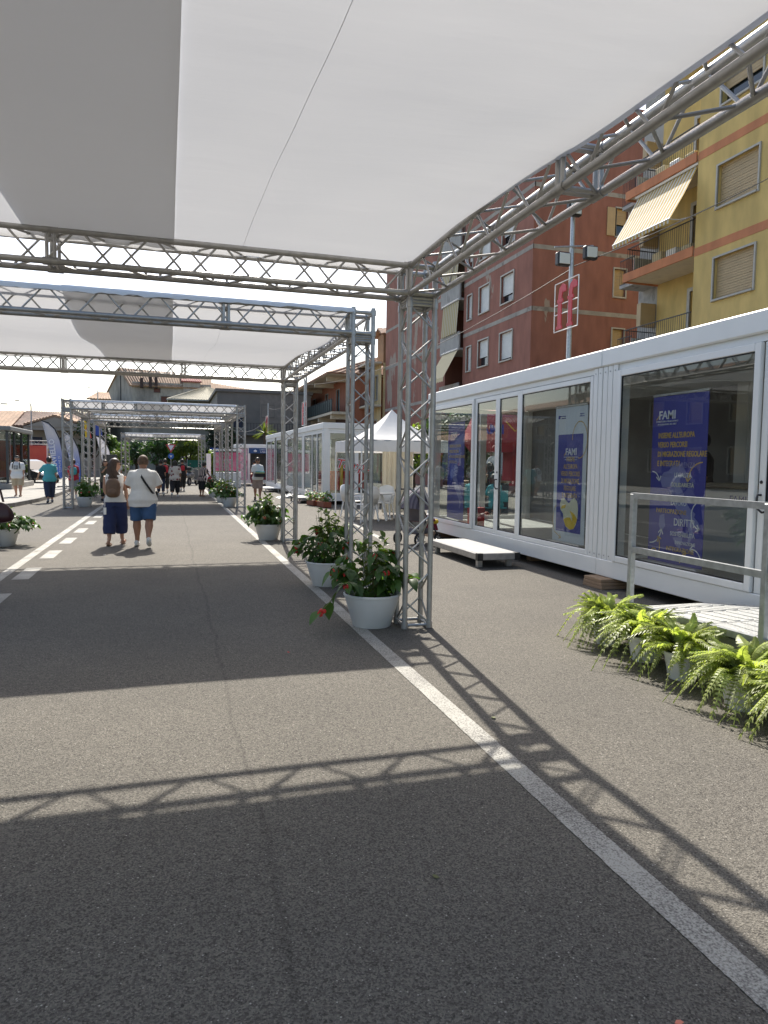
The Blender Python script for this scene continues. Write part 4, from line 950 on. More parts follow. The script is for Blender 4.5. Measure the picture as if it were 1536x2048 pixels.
for h in ((1.0, 1.7, 6.6, 8.2), (3.6, 4.6, 6.9, 8.1)): m = MB(); F.box(m, *h, -.02, .02); m.build('window', WGLASS, vb)
railing(vb, [(.8, 85.0), (6.8, 85.0)], 6.0, 7.0, .25, RAIL, .02); MB().box((.8, 85, 5.85), (6.8, 86, 6.0)).build('balcony', GB, vb)
ob = thing('house', 'old grey stained house with long tiled gable roof and dormer', 'building', (0, 0, 0), 0, 'far houses')
OLD = stained_mat('old_grey_plaster', (.40, .37, .32), (.20, .185, .165), .35, .52, True, .9, .15)
P = [(-7.5, 100), (-4.4, 96.5), (4.6, 96.5), (4.6, 104), (-5, 104)]
F = Fac((-4.6, 98, 0), (1, 0, 0), (0, -1, 0)); hs = [(2.7, 3.5, 10.4, 10.95), (3.6, 4.8, 8.7, 9.9), (7.0, 8.2, 10.2, 11.7), (1.0, 2.0, 6.2, 7.6)]
m = MB(); F.wall(m, (0, 10), (0, 11.2), hs); m.build('wall', OLD, ob)
for i, h in enumerate(hs): F.window(ob, h, 'glass' if i == 2 else 'shut', MATS['brown_shutter'], GB, 0, .06)
m = MB(); m.quad((-8.0, 103.5, 0), (-4.6, 98, 0), (-4.6, 98, 11.2), (-6.2, 100.6, 13.6), (-8.0, 103.5, 10.6)); m.build('gable_wall', OLD, ob)
m = MB(); m.obar((-6.15, 100.5, 9), (-6.15, 100.5, 13.2), .14, .14, (1, 0, 0)); m.build('downpipe', RAIL, ob)
tiled_roof(ob, [(-4.9, 97.6, 11.15), (5.6, 97.6, 11.15), (5.6, 101.6, 13.3), (-6.4, 100.6, 13.7)], 34, mat('pale_tile', (.36, .235, .15), .85, var=.25, vscale=1.2, bump=.4, bscale=12)); tiled_roof(ob, [(-8.3, 103.8, 10.5), (5.6, 105, 11.0), (5.6, 101.6, 13.3), (-6.4, 100.6, 13.7)], 34, MATS['pale_tile'])
tiled_roof(ob, [(1.6, 97.4, 12.0), (4.2, 97.4, 12.0), (3.6, 101, 13.4), (1.4, 101, 13.4)], 9, mat('red_tile', (.26, .07, .06), .8, var=.2), 'dormer_roof')
m = MB(); m.box((1.8, 97.7, 10.0), (4.0, 100, 12.0)); m.build('dormer', OLD, ob)
for x in (-3.6, -2.5, -1.8): MB().bev((x, 97.8 + .1 * x, 10.9), (x + .38, 98.3, 12.9 + .2 * x), .03).build('chimney', mat('dark_brick', (.06, .04, .035), .9), ob)
tiled_roof(thing('house', 'low tiled house wing behind the villa roof', 'building', (0, 0, 0), 0, 'far houses'), [(5.0, 99.5, 10.9), (11.5, 99.5, 10.3), (11.5, 103, 11.8), (5.0, 103, 12.6)], 18, MATS['pale_tile'])
lb = thing('house', 'low villa with tiled porch gable and dark shutters behind the feather flags', 'building', (0, 0, 0), 0, 'far houses')
PAL = mat('pale_villa_plaster', (.36, .33, .28), .85, var=.12, vscale=.6)
F = Fac((-14.5, 72, 0), (1, 0, 0), (0, -1, 0)); hs = [(2.3, 3.2, 1.6, 3.5), (4.6, 5.1, 1.6, 3.5), (5.3, 5.8, 1.6, 3.5)]
m = MB(); F.wall(m, (0, 8.5), (0, 4.6), hs); m.box((-6.2, 72.2, 0), (-6.0, 80, 4.6)); m.build('wall', PAL, lb)
for h in hs: F.window(lb, h, 'shut', NAVY, PAL, 0, .05)
tiled_roof(lb, [(-15, 71.2, 4.5), (-5.6, 71.2, 4.5), (-7.0, 76, 6.0), (-13.3, 76, 6.1)], 30, mat('brown_tile', (.20, .13, .10), .85, var=.35, vscale=1.8)); tiled_roof(lb, [(-12.6, 70.2, 4.6), (-10.0, 70.2, 5.5), (-10.0, 75, 5.9), (-12.6, 75, 5.0)], 10, MATS['pale_tile'], 'porch_roof'); tiled_roof(lb, [(-7.2, 70.2, 4.6), (-10.0, 70.2, 5.5), (-10.0, 75, 5.9), (-7.2, 75, 5.0)], 10, MATS['pale_tile'], 'porch_roof')
m = MB(); m.quad((-12.5, 70.3, 4.4), (-7.3, 70.3, 4.4), (-10, 70.3, 5.35)); m.box((-12.6, 70.4, 4.1), (-7.2, 72, 4.4)); m.build('porch_gable', PAL, lb)
MB().bev((-9.8, 73, 5.5), (-9.5, 73.3, 6.9), .02).build('chimney', MATS['dark_brick'], lb)
lb2 = thing('house', 'house with a plain pale tiled roof behind the glass shelter', 'building', (0, 0, 0), 0, 'far houses')
m = MB(); m.box((-26, 70, 0), (-15.2, 78, 4.0)); m.build('wall', PAL, lb2); tiled_roof(lb2, [(-26.5, 69, 3.9), (-13.6, 69, 4.0), (-13.3, 75, 6.0), (-26, 75, 5.8)], 36, MATS['pale_tile'])
lb3 = thing('house', 'small hip roofed house beyond the street lamp', 'building', (0, 0, 0), 0, 'far houses')
m = MB(); m.box((-9.5, 96, 0), (-7.6, 104, 9.2)); m.build('wall', GB, lb3); tiled_roof(lb3, [(-9.9, 95.5, 9.1), (-7.0, 95.5, 9.1), (-7.6, 100, 10.3), (-9.0, 100, 10.3)], 8, MATS['pale_tile'])
# houses added across the road, out of view, to darken the cabin glass reflection
DARKH = mat('added_house_plaster', (.06, .055, .05), .85, var=.2); DARKH2 = mat('added_house_plaster_warm', (.075, .06, .05), .85, var=.2)
for k, (y0, y1, h, mt, lab) in enumerate(((8, 27, 6.2, DARKH, 'grey brown house added across the road to darken the cabin glass reflection'), (27.6, 46, 7.2, DARKH2, 'dark warm house added across the road to darken the cabin glass reflection'), (46.6, 67, 6.6, GB, 'longest house added across the road to darken the cabin glass reflection'))):
    h_ = thing('house', lab, 'building', (0, 0, 0), 0, 'added houses across the road'); F = Fac((-20 - k, y1, 0), (0, -1, 0), (1, 0, 0)); hs = [(1.5 + 3.6 * i, 2.8 + 3.6 * i, v, v + 1.5) for i in range(int((y1 - y0) / 3.8)) for v in (1.2, 4.3, 7.2) if v + 1.6 < h]
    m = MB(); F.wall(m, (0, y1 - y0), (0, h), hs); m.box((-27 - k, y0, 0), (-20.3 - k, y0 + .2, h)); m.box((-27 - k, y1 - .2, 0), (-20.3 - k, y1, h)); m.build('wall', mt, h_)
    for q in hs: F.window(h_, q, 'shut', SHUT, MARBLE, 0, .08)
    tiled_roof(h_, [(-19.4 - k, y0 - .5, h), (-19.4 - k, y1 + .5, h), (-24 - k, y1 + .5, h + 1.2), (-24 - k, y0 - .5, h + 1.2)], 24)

# ------------------------------------------------------------------ pagoda tent, chairs, flower boxes, pushchair
t = thing('pagoda_tent', 'white pagoda tent with scalloped slopes between the two cabins', 'tent', (0, 0, 0))
tx0, tx1, ty0, ty1 = 4.62, 6.98, 17.05, 19.9; ap = V((5.86, 18.5, 3.0)); n = 14
cs = [V((tx0, ty0, 2.12)), V((tx1, ty0, 2.12)), V((tx1, ty1, 2.12)), V((tx0, ty1, 2.12))]
for k in range(4):
    a, b = cs[k], cs[(k + 1) % 4]; m = MB()
    for i in range(n + 1):
        q = i / n; s = q ** 1.0; up = q ** 1.75
        for j in range(9):
            e = a.lerp(b, j / 8); p = V((e.x + (ap.x - e.x) * s, e.y + (ap.y - e.y) * s, e.z + (ap.z - e.z) * up)); p.z += .012 * sin(j * 2.4 + k) * (1 - q) ; m.v.append(tuple(p))
    for i in range(n):
        for j in range(8): q = i * 9 + j; m.f.append((q, q + 1, q + 10, q + 9)); m.mi.append(0)
    m.build('roof_panel', TENT, t, smooth=True)
    m = MB(); nn = 20; nrm = V(((b - a).y, -(b - a).x, 0)).normalized()
    for i in range(nn + 1):
        p = a.lerp(b, i / nn) + nrm * (.012 + .012 * sin(i * 1.9)); m.v += [tuple(p + V((0, 0, .01))), tuple(p + nrm * .01 + V((0, 0, -.15))), tuple(p + nrm * .005 * sin(i) + V((0, 0, -.30)))]
    for i in range(nn):
        for j in (0, 1): q = i * 3 + j; m.f.append((q, q + 3, q + 4, q + 1)); m.mi.append(0)
    m.build('valance', TENT, t, smooth=True)
    MB().tube((a.x, a.y, 0), (a.x, a.y, 2.1), .022, 8).build('pole', WPLAST, t); MB().tube(a + V((0, 0, -.02)), b + V((0, 0, -.02)), .016, 6).build('frame_bar', STEEL, t)
CREAMC = mat('cream_sheet', (.74, .68, .54), .8, var=.05)
m = MB()
for i in range(25):
    x = 6.0 + .95 * i / 24; m.v += [(x, 19.80 + .025 * sin(i * 1.7), .06), (x, 19.80 + .02 * sin(i * 1.7), 1.95)]
for i in range(24): m.f.append((2*i, 2*i+2, 2*i+3, 2*i+1)); m.mi.append(0)
m.build('side_curtain', CREAMC, t, smooth=True)
def chair(x, y, rz, lab):
    c = thing('plastic_chair', lab, 'chair', (x, y, 0), rz, 'white plastic chairs')
    m = MB(); m.bev((-.22, -.21, .42), (.22, .21, .45), .012); m.build('seat', WPLAST, c)
    m = MB(); nn = 10
    for i in range(nn + 1):
        a = -1 + 2 * i / nn; m.v += [(a * .22, -.20 - .05 * (1 - a * a), .44), (a * .25, -.27 - .07 * (1 - a * a), .70), (a * .20, -.31 - .07 * (1 - a * a), .86 + .06 * (1 - a * a))]
    for i in range(nn):
        for j in (0, 1): q = i * 3 + j; m.f.append((q, q + 3, q + 4, q + 1)); m.mi.append(0)
    o = m.build('backrest', WPLAST, c, smooth=True); o.modifiers.new('thick', 'SOLIDIFY').thickness = .02
    for sx in (-1, 1):
        for sy in (-1, 1): MB().tube((sx * .19, sy * .18, .43), (sx * .24, sy * .24, 0), .026, 6, .018).build('leg', WPLAST, c)
        MB().path([(sx * .25, -.26, .64), (sx * .27, -.05, .66), (sx * .26, .17, .64), (sx * .23, .20, .44)], .018, 6).build('armrest', WPLAST, c)
chair(4.98, 19.3, -.9, 'white plastic chair beside the tent pole nearest the flower boxes'); chair(5.62, 18.35, 2.6, 'white plastic chair with its back to the cream curtain, at the round table'); chair(4.95, 17.75, .3, 'white plastic chair on the road side of the round table'); chair(6.35, 18.2, 1.9, 'white plastic chair deep under the tent')
c = thing('plastic_table', 'round white plastic table under the pagoda tent', 'table', (5.35, 17.95, 0)); MB().lathe([(0, .70), (.38, .70), (.40, .715), (.40, .725), (0, .73)], n=24, cap=False).build('table_top', WPLAST, c)
for k in range(4): a = k * pi / 2 + .4; MB().tube((.1 * cos(a), .1 * sin(a), .70), (.33 * cos(a), .33 * sin(a), 0), .028, 6).build('leg', WPLAST, c)
TERRAC = mat('terracotta_plastic', (.22, .06, .035), .6)
for x, y, lab, sd in ((4.86, 24.35, 'terracotta flower box with pink blooms nearer the step', 61), (5.02, 23.35, 'terracotta flower box of green leaves by the cabin corner post', 62)):
    c = thing('flower_box', lab, 'flower box', (x, y, 0), .1, 'terracotta flower boxes'); MB().bev((-.14, -.4, 0), (.14, .4, .2), .02).build('box', TERRAC, c); MB().box((-.12, -.38, .17), (.12, .38, .195)).build('soil', SOIL, c)
    R = random.Random(sd); m = MB()
    for k in range(190):
        me = R.choice(LEAVES + LEAVES2) if R.random() < .86 else R.choice(BLOS); mw_ = M.Translation((R.uniform(-.2, .2), R.uniform(-.42, .42), .2 + R.uniform(0, .3))) @ aim((R.uniform(-1, 1), R.uniform(-1, 1), R.uniform(-.4, .6))) @ M.Scale(.8, 4)
        o_ = len(m.v); m.v += [tuple(mw_ @ v.co) for v in me.vertices]; m.f += [tuple(i + o_ for i in p.vertices) for p in me.polygons]; m.mi += [{'begonia_leaf': 0, 'shrub_leaf': 1, 'red_petal': 2, 'pink_petal': 2}[me.materials[0].name]] * len(me.polygons)
    stuff(m.build('foliage', [LEAF, LEAF2, PINKP], c))
def wheel(parent, c, r, w=.035, axis=(1, 0, 0), name='wheel', spokes=5):
    ax = V(axis).normalized(); m = MB(); q = ax.to_track_quat('Z', 'Y').to_matrix(); n = 20; prof = [(r * .78, -w/2), (r * .95, -w/2), (r, -w/4), (r, w/4), (r * .95, w/2), (r * .78, w/2)]
    for rr, z in prof: m.v += [tuple(V(c) + q @ V((rr * cos(2*pi*i/n), rr * sin(2*pi*i/n), z))) for i in range(n)]
    k = len(prof)
    for j in range(k):
        for i in range(n): a, b = j * n, ((j + 1) % k) * n; m.f.append((a + i, a + (i + 1) % n, b + (i + 1) % n, b + i)); m.mi.append(0)
    o = m.build(name, TYRE, parent, smooth=True); s = MB()
    s.tube(V(c) - ax * w * .45, V(c) + ax * w * .45, r * .2, 10)
    for i in range(spokes): a = 2 * pi * i / spokes; s.obar(V(c), V(c) + q @ V((r * .8 * cos(a), r * .8 * sin(a), 0)), w * .5, r * .16, ax)
    s.build('rim', STEEL, o); return o
t = thing('pushchair', 'pushchair with grey purple striped hood behind the near tower', 'pushchair', (4.55, 12.55, 0), -1.0)
HOOD = stripe_mat('hood_fabric', (.10, .085, .115), (.19, .165, .20), 0, 16, .85)
for sx in (-.24, .24):
    MB().path([(sx, -.42, 1.02), (sx, -.30, .80), (sx, .0, .45), (sx, .30, .16)], .014, 6).build('frame_tube', BLACKM, t); MB().path([(sx, -.33, .16), (sx, -.12, .42), (sx, .05, .52)], .013, 6).build('frame_tube', BLACKM, t)
MB().path([(-.24, -.42, 1.02), (-.2, -.45, 1.05), (.2, -.45, 1.05), (.24, -.42, 1.02)], .018, 6).build('push_bar', BLACKM, t)
for p in ((-.25, -.33, .12), (.25, -.33, .12), (-.2, .34, .10), (.2, .34, .10)): wheel(t, p, p[2], .04)
m = MB(); nn = 12
for i in range(nn + 1):
    a = radians(5 + 105 * i / nn)
    for j in range(9): b = pi * j / 8; m.v.append((-.23 * cos(b), -.08 - .34 * cos(a) * (.55 + .45 * sin(b)) * 1.0, .66 + .40 * sin(a) * (sin(b) ** .5 if sin(b) > 0 else 0)))
for i in range(nn):
    for j in range(8): q = i * 9 + j; m.f.append((q, q + 1, q + 10, q + 9)); m.mi.append(0)
m.build('hood', HOOD, t, smooth=True)
MAROON = mat('maroon_fabric', (.20, .02, .05), .85, var=.2); GREYF = mat('grey_fabric', (.13, .12, .135), .9, var=.2)
m = MB(); m.slab([(-.2, -.22, .82), (.2, -.22, .82), (.2, -.02, .46), (-.2, -.02, .46)], (0, -.8, -.5), .05); m.build('seat_back', GREYF, t); MB().bev((-.2, -.04, .42), (.2, .28, .48), .02).build('seat', MAROON, t); MB().bev((-.2, -.28, .2), (.2, .15, .30), .03).build('basket', GREYF, t)
MB().slab([(-.18, .25, .46), (.18, .25, .46), (.18, .36, .24), (-.18, .36, .24)], (0, .8, .4), .03).build('footrest', MAROON, t)
for p, c_ in (((-.05, .1, .55), PINKP), ((.12, .15, .53), WPLAST), ((.17, .3, .42), YEL)): MB().ell(p, (.07, .06, .05), 8, 6).build('soft_toy', c_, t)

# lettering on the end window of the far cabin and what shows behind it
t = thing('window_lettering', 'red lettering with white edge on the cabin end window', 'lettering', (6.38, 24.74, 1.28)); REDP = mat('red_print', (.60, .04, .03), .45)
me = text_mesh('Tempo', .46, bold=.022, shear=.25); me.materials.append(PWHITE); link('outline', me, t, mw=basis((0, -.022, 0), (1, .0, -.10), (.1, 0, 1)))
me = text_mesh('Tempo', .46, bold=.004, shear=.25); me.materials.append(REDP); link('letters', me, t, mw=basis((0, -.026, 0), (1, .0, -.10), (.1, 0, 1)))
t = thing('display_unit', 'red display unit with yellow post inside the far cabin', 'display', (6.4, 26.6, .345)); MB().bev((-.9, -.15, .1), (.95, .15, .85), .02).build('red_panel', REDP, t); MB().bev((-.1, -.2, 0), (.02, -.1, 1.1), .01).build('post', YEL, t); MB().bev((-.95, -.3, .0), (1, .3, .1), .01).build('base', DARKP, t)
m = MB(); m.bev((4.5, 25.4, .17), (5.24, 27.4, .22), .01); t = thing('platform_step', 'low grey step before the far cabin beside the flower boxes', 'step', (0, 0, 0)); m.build('deck', DECK, t)
for yy in (25.5, 27.3):
    for xx in (4.56, 5.18): MB().box((xx - .03, yy - .03, 0), (xx + .03, yy + .03, .17)).build('leg', ALU, t)
t = thing('platform_step', 'low step beside the farther cabin past the man with boxes', 'step', (0, 0, 0)); MB().bev((4.5, 34.8, .17), (5.24, 36.6, .22), .01).build('deck', WPLAST, t)
for yy in (34.9, 36.5):
    for xx in (4.56, 5.18): MB().box((xx - .03, yy - .03, 0), (xx + .03, yy + .03, .17)).build('leg', ALU, t)
t = thing('wedge_ramp', 'small grey wedge ramp before the farther cabin', 'ramp', (4.75, 29.6, 0)); MB().add; m = MB(); m.add([(-.4, -.5, 0), (.5, -.5, 0), (.5, .5, 0), (-.4, .5, 0), (.5, -.5, .22), (.5, .5, .22)], [(0, 3, 2, 1), (0, 1, 4), (1, 2, 5, 4), (2, 3, 5), (3, 0, 4, 5)]); m.build('plate', STEEL, t)

# red promotional parasol, bar table and tree seen through the cabin
t = thing('parasol', 'red faceted parasol lettered FAMI seen through the cabin glass', 'parasol', (9.35, 19.3, 0)); REDC = mat('red_canvas', (.42, .03, .045), .7)
m = MB(); nn = 8
for r, z in ((1.0, 2.25), (.62, 3.05), (.05, 3.2)): m.v += [(r * cos(2*pi*(i+.5)/nn), r * sin(2*pi*(i+.5)/nn), z) for i in range(nn)]
for j in (0, 1):
    for i in range(nn): m.f.append((j*nn+i, j*nn+(i+1)%nn, (j+1)*nn+(i+1)%nn, (j+1)*nn+i)); m.mi.append(0)
m.build('canopy', REDC, t); m = MB()
for i in range(nn): a = 2*pi*(i+.5)/nn; b = 2*pi*(i+1.5)/nn; m.quad((cos(a), sin(a), 2.25), (cos(b), sin(b), 2.25), (.7 * cos(b), .7 * sin(b), 1.9), (.7 * cos(a), .7 * sin(a), 1.9))
m.build('valance', REDC, t); MB().tube((0, 0, 0), (0, 0, 3.15), .03, 8).build('pole', WPLAST, t); MB().lathe([(0, 0), (.35, 0), (.35, .08), (0, .1)], n=16, cap=False).build('base', CONC, t)
lettering('FAMI', .42, BLUE, t, basis((-.55, -.78, 2.42), (.92, -.38, 0), (.18, .38, .9)), bold=.012); MB().bev((.45, -.9, .9), (.5, .3, 2.3), .01).build('side_panel', REDC, t)
strip_ = MB().path([(-.1, -1.0, 2.75), (.2, -.96, 2.5), (.4, -.95, 2.62), (.7, -.78, 2.4)], .018, 5).build('printed_ribbon', YEL, t)
t = thing('bar_table', 'dark bar table with a round white sign seen through the cabin', 'table', (8.55, 18.2, 0)); MB().bev((-.7, -.3, 1.02), (.7, .3, 1.07), .01).build('top', TIMBER, t); MB().bev((-.65, -.25, 0), (.65, .25, 1.02), .01).build('front', DARKP, t); MB().tube((.1, -.35, 1.55), (.1, -.37, 1.55), .22, 20).build('round_sign', PWHITE, t); MB().tube((.1, -.34, 1.05), (.1, -.34, 1.4), .012, 6).build('sign_pole', BLACKM, t); MB().lathe([(0, 1.07), (.06, 1.07), (.09, 1.2), (0, 1.21)], (.35, 0, 0), 12, False).build('bowl', YEL, t)

# ------------------------------------------------------------------ far kiosks, posters
SIGNB = mat('sign_blue', (.012, .06, .19), .45)
t = thing('kiosk', 'white kiosk with a blue lettered sign over its counter', 'kiosk', (0, 0, 0), 0, 'small kiosks')
m = MB(); m.bev((4.05, 45, 2.35), (7.6, 47.4, 2.6), .02); m.build('roof', WHITE, t)
for x in (4.08, 4.75, 7.4): MB().bev((x, 45.02, .3), (x + .14, 45.2, 2.35), .01).build('post', WHITE, t)
MB().box((4.1, 45.02, .12), (7.5, 47.3, .32)).build('base', WHITE, t); MB().box((4.1, 47.2, .3), (7.5, 47.3, 2.35)).build('back_wall', DARKP, t); MB().box((4.15, 45.1, .3), (4.72, 45.14, 2.3)).build('poster', mat('magenta_print', (.55, .05, .16), .5, c2=(.7, .55, .6), vscale=3), t)
s = MB().bev((4.8, 44.93, 2.02), (7.4, 44.99, 2.36), .01).build('sign', SIGNB, t); lettering('GARANTIAMO NOI', .11, PWHITE, s, basis((5.95, 44.925, 2.22), (1, 0, 0), (0, 0, 1))); lettering('IL TUO FUTURO', .11, PWHITE, s, basis((5.92, 44.925, 2.08), (1, 0, 0), (0, 0, 1)), bold=.003)
MB().lathe([(0, 0), (.09, .02), (.10, .1), (.0, .17)], (5.2, 44.92, 2.1), 10, False).build('emblem', PWHITE, s); MB().bev((4.9, 45.0, .35), (7.3, 45.4, .95), .01).build('counter', mat('maroon_panel', (.16, .02, .03), .6), t)
t = thing('kiosk', 'white stand with pink posters behind the far begonia pots', 'kiosk', (0, 0, 0), 0, 'small kiosks'); PINKPOST = mat('pink_poster', (.62, .07, .17), .5, c2=(.70, .30, .36), vscale=2.4)
for k, x in enumerate((2.55, 3.05, 3.55)): MB().bev((x, 42, .95), (x + .46, 42.04, 2.02), .006).build('poster', PINKPOST, t)
for x in (2.5, 4.0): MB().bev((x - .04, 42.05, 0), (x + .04, 42.13, 2.2), .006).build('post', WHITE, t)
MB().bev((2.46, 41.9, 2.1), (4.05, 42.3, 2.22), .01).build('header', WHITE, t); MB().bev((2.5, 41.6, .0), (4.0, 42.4, .86), .02).build('covered_table', WPLAST, t); lettering('FAMI', .2, PWHITE, t, basis((3.28, 41.99, 1.5), (1, 0, 0), (0, 0, 1)))
t = thing('advert_totem', 'narrow white totem sign beside the pink posters', 'sign', (2.3, 44.5, 0)); MB().bev((-.14, -.05, 0), (.14, .05, 1.95), .01).build('panel', WPLAST, t); lettering('INFO', .16, SIGNB, t, basis((.06, -.052, .7), (0, 0, 1), (-1, 0, 0)))

# ------------------------------------------------------------------ left side: shelter, cars, red stage panel, feather flags, poles
t = thing('glass_shelter', 'dark framed glass shelter with posters on the pavement', 'shelter', (0, 0, .12)); SD = mat('dark_frame', (.045, .048, .05), .5)
MB().bev((-14, 34.8, 2.62), (-6.75, 40.2, 2.82), .03).build('roof', mat('shelter_roof', (.16, .165, .16), .6), t)
for x in (-6.95, -7.45, -7.72, -9.0, -11): MB().bev((x - .05, 35.0, .25), (x + .05, 35.1, 2.62), .006).build('post', SD, t)
for y in (36.5, 38.2, 40.0): MB().bev((-7.0, y - .05, .25), (-6.9, y + .05, 2.62), .006).build('post', SD, t)
for a, b in ((-7.4, -7.0), (-8.95, -7.78), (-10.9, -9.05)): MB().box((a, 35.04, .3), (b, 35.05, 2.6)).build('pane', DGLASS, t)
for a, b in ((35.15, 36.4), (36.6, 38.1), (38.3, 39.9)): MB().box((-6.955, a, .3), (-6.945, b, 2.6)).build('pane', DGLASS, t)
MB().bev((-14, 34.8, 0), (-6.75, 40.2, .25), .02).build('plinth', CONC, t); MB().box((-8.2, 35.6, .5), (-7.75, 35.64, 1.9)).build('poster', mat('orange_print', (.50, .20, .03), .5, c2=(.3, .08, .02), vscale=4), t); MB().box((-7.6, 36.4, .5), (-7.1, 36.44, 2.2)).build('poster', REDP, t)

def car(label, x, y, rz, paint, z=0):
    t = thing('parked_car', label, 'car', (x, y, z), rz, 'parked cars')
    S = [(-2.1, .55, .60, .34), (-2.0, .78, .74, .30), (-1.5, .93, .82, .28), (-.5, .96, .85, .28), (.7, .93, .85, .28), (1.4, .86, .83, .28), (1.95, .72, .76, .3), (2.12, .55, .62, .36)]
    m = MB()
    for (xx, zt, w, zb) in S: m.v += [(xx, -w, zb), (xx, -w - .03, (zb + zt) / 2), (xx, -w + .04, zt - .04), (xx, -w * .6, zt), (xx, w * .6, zt), (xx, w - .04, zt - .04), (xx, w + .03, (zb + zt) / 2), (xx, w, zb)]
    n = len(S)
    for i in range(n - 1):
        for j in range(8): m.f.append((i*8+j, i*8+(j+1)%8, (i+1)*8+(j+1)%8, (i+1)*8+j)); m.mi.append(0)
    m.f += [tuple(range(8)), tuple(range(n*8-1, n*8-9, -1))]; m.mi += [0, 0]; b = m.build('body', paint, t, smooth=True)
    G = [(-1.75, .90, .70), (-1.1, 1.40, .56), (.1, 1.45, .56), (.55, 1.36, .58), (1.25, .88, .72)]; m = MB()
    for xx, zt, w in G: m.v += [(xx, -w, zt), (xx, w, zt)] + [(xx * .98, -.78, .86), (xx * .98, .78, .86)]
    for i in range(4): a = i * 4; m.f += [(a, a+4, a+5, a+1), (a+2, a+6, a+4, a), (a+1, a+5, a+7, a+3)]; m.mi += [1 if i in (0, 3) else 0, 1, 1]
    m.build('cabin_roof', [paint, WGLASS], t)
    for wx in (-1.3, 1.3):
        for wy in (-.78, .78): wheel(t, (wx, wy, .31), .31, .2, (0, 1, 0))
    for wy in (-.55, .55): MB().ell((2.06, wy, .62), (.07, .17, .07), 10, 6).build('headlight', mat('lamp_glass', (.8, .82, .85), .1), t); MB().bev((-2.12, wy - .15, .6), (-2.06, wy + .15, .72), .01).build('tail_light', REDP, t)
    MB().bev((2.09, -.3, .40), (2.13, .3, .52), .01).build('grille', DARKP, t); MB().bev((2.12, -.25, .36), (2.15, .25, .46), .005).build('number_plate', WPLAST, t)
    return t
CARB = mat('dark_car_paint', (.025, .03, .032), .16, .2, spec=.9); CARS = mat('silver_car_paint', (.30, .31, .32), .22, .5)
car('dark car with sun glaring on its windscreen behind the man in white', -8.0, 45.6, -.75, CARB); car('grey car glimpsed through the glass shelter', -11.0, 46.5, -.3, CARS)
car('dark car on the far side of the cabins', 14.2, 21.5, 1.4, CARB)
t = thing('poster_stage', 'red poster wall under a white truss header behind the car', 'stage', (0, 0, 0)); RP = mat('stage_red', (.50, .045, .035), .5, c2=(.62, .10, .05), vscale=1.2)
for x in (-11.6, -9.75): MB().box((x, 52, .2), (x + 1.8, 52.06, 2.38)).build('poster', RP, t)
MB().box((-7.85, 52, .2), (-7.35, 52.06, 2.2)).build('poster', mat('blue_yellow_print', (.05, .06, .3), .5, c2=(.6, .45, .1), vscale=6), t)
truss('header_truss', t, (-11.8, 52.1, 2.58), (-7.2, 52.1, 2.58), (0, 1, 0), False)
for x in (-11.75, -7.9, -7.3): MB().bev((x - .06, 52.08, 0), (x + .06, 52.2, 2.45), .01).build('post', WPLAST, t)

def flag_mat(name, lo, hi):
    m, n, l = nodes_of(name); b = n['Principled BSDF']; tc = n.new('ShaderNodeTexCoord'); sx = n.new('ShaderNodeSeparateXYZ'); l.new(tc.outputs['Object'], sx.inputs[0])
    r = n.new('ShaderNodeValToRGB'); r.color_ramp.elements[0].position = .35; r.color_ramp.elements[1].position = .8; r.color_ramp.elements[0].color = (*lo, 1); r.color_ramp.elements[1].color = (*hi, 1)
    q = n.new('ShaderNodeMath'); q.operation = 'MULTIPLY'; q.inputs[1].default_value = .3; l.new(sx.outputs[2], q.inputs[0]); l.new(q.outputs[0], r.inputs[0]); l.new(r.outputs[0], b.inputs['Base Color']); b.inputs['Roughness'].default_value = .7
    t = n.new('ShaderNodeBsdfTranslucent'); l.new(r.outputs[0], t.inputs[0]); x = n.new('ShaderNodeMixShader'); x.inputs[0].default_value = .2; l.new(b.outputs[0], x.inputs[1]); l.new(t.outputs[0], x.inputs[2]); l.new(x.outputs[0], n['Material Output'].inputs[0]); return m
FL1 = flag_mat('blue_flag_print', (.05, .10, .33), (.28, .29, .33)); FL2 = flag_mat('white_flag_print', (.55, .53, .56), (.60, .58, .60))
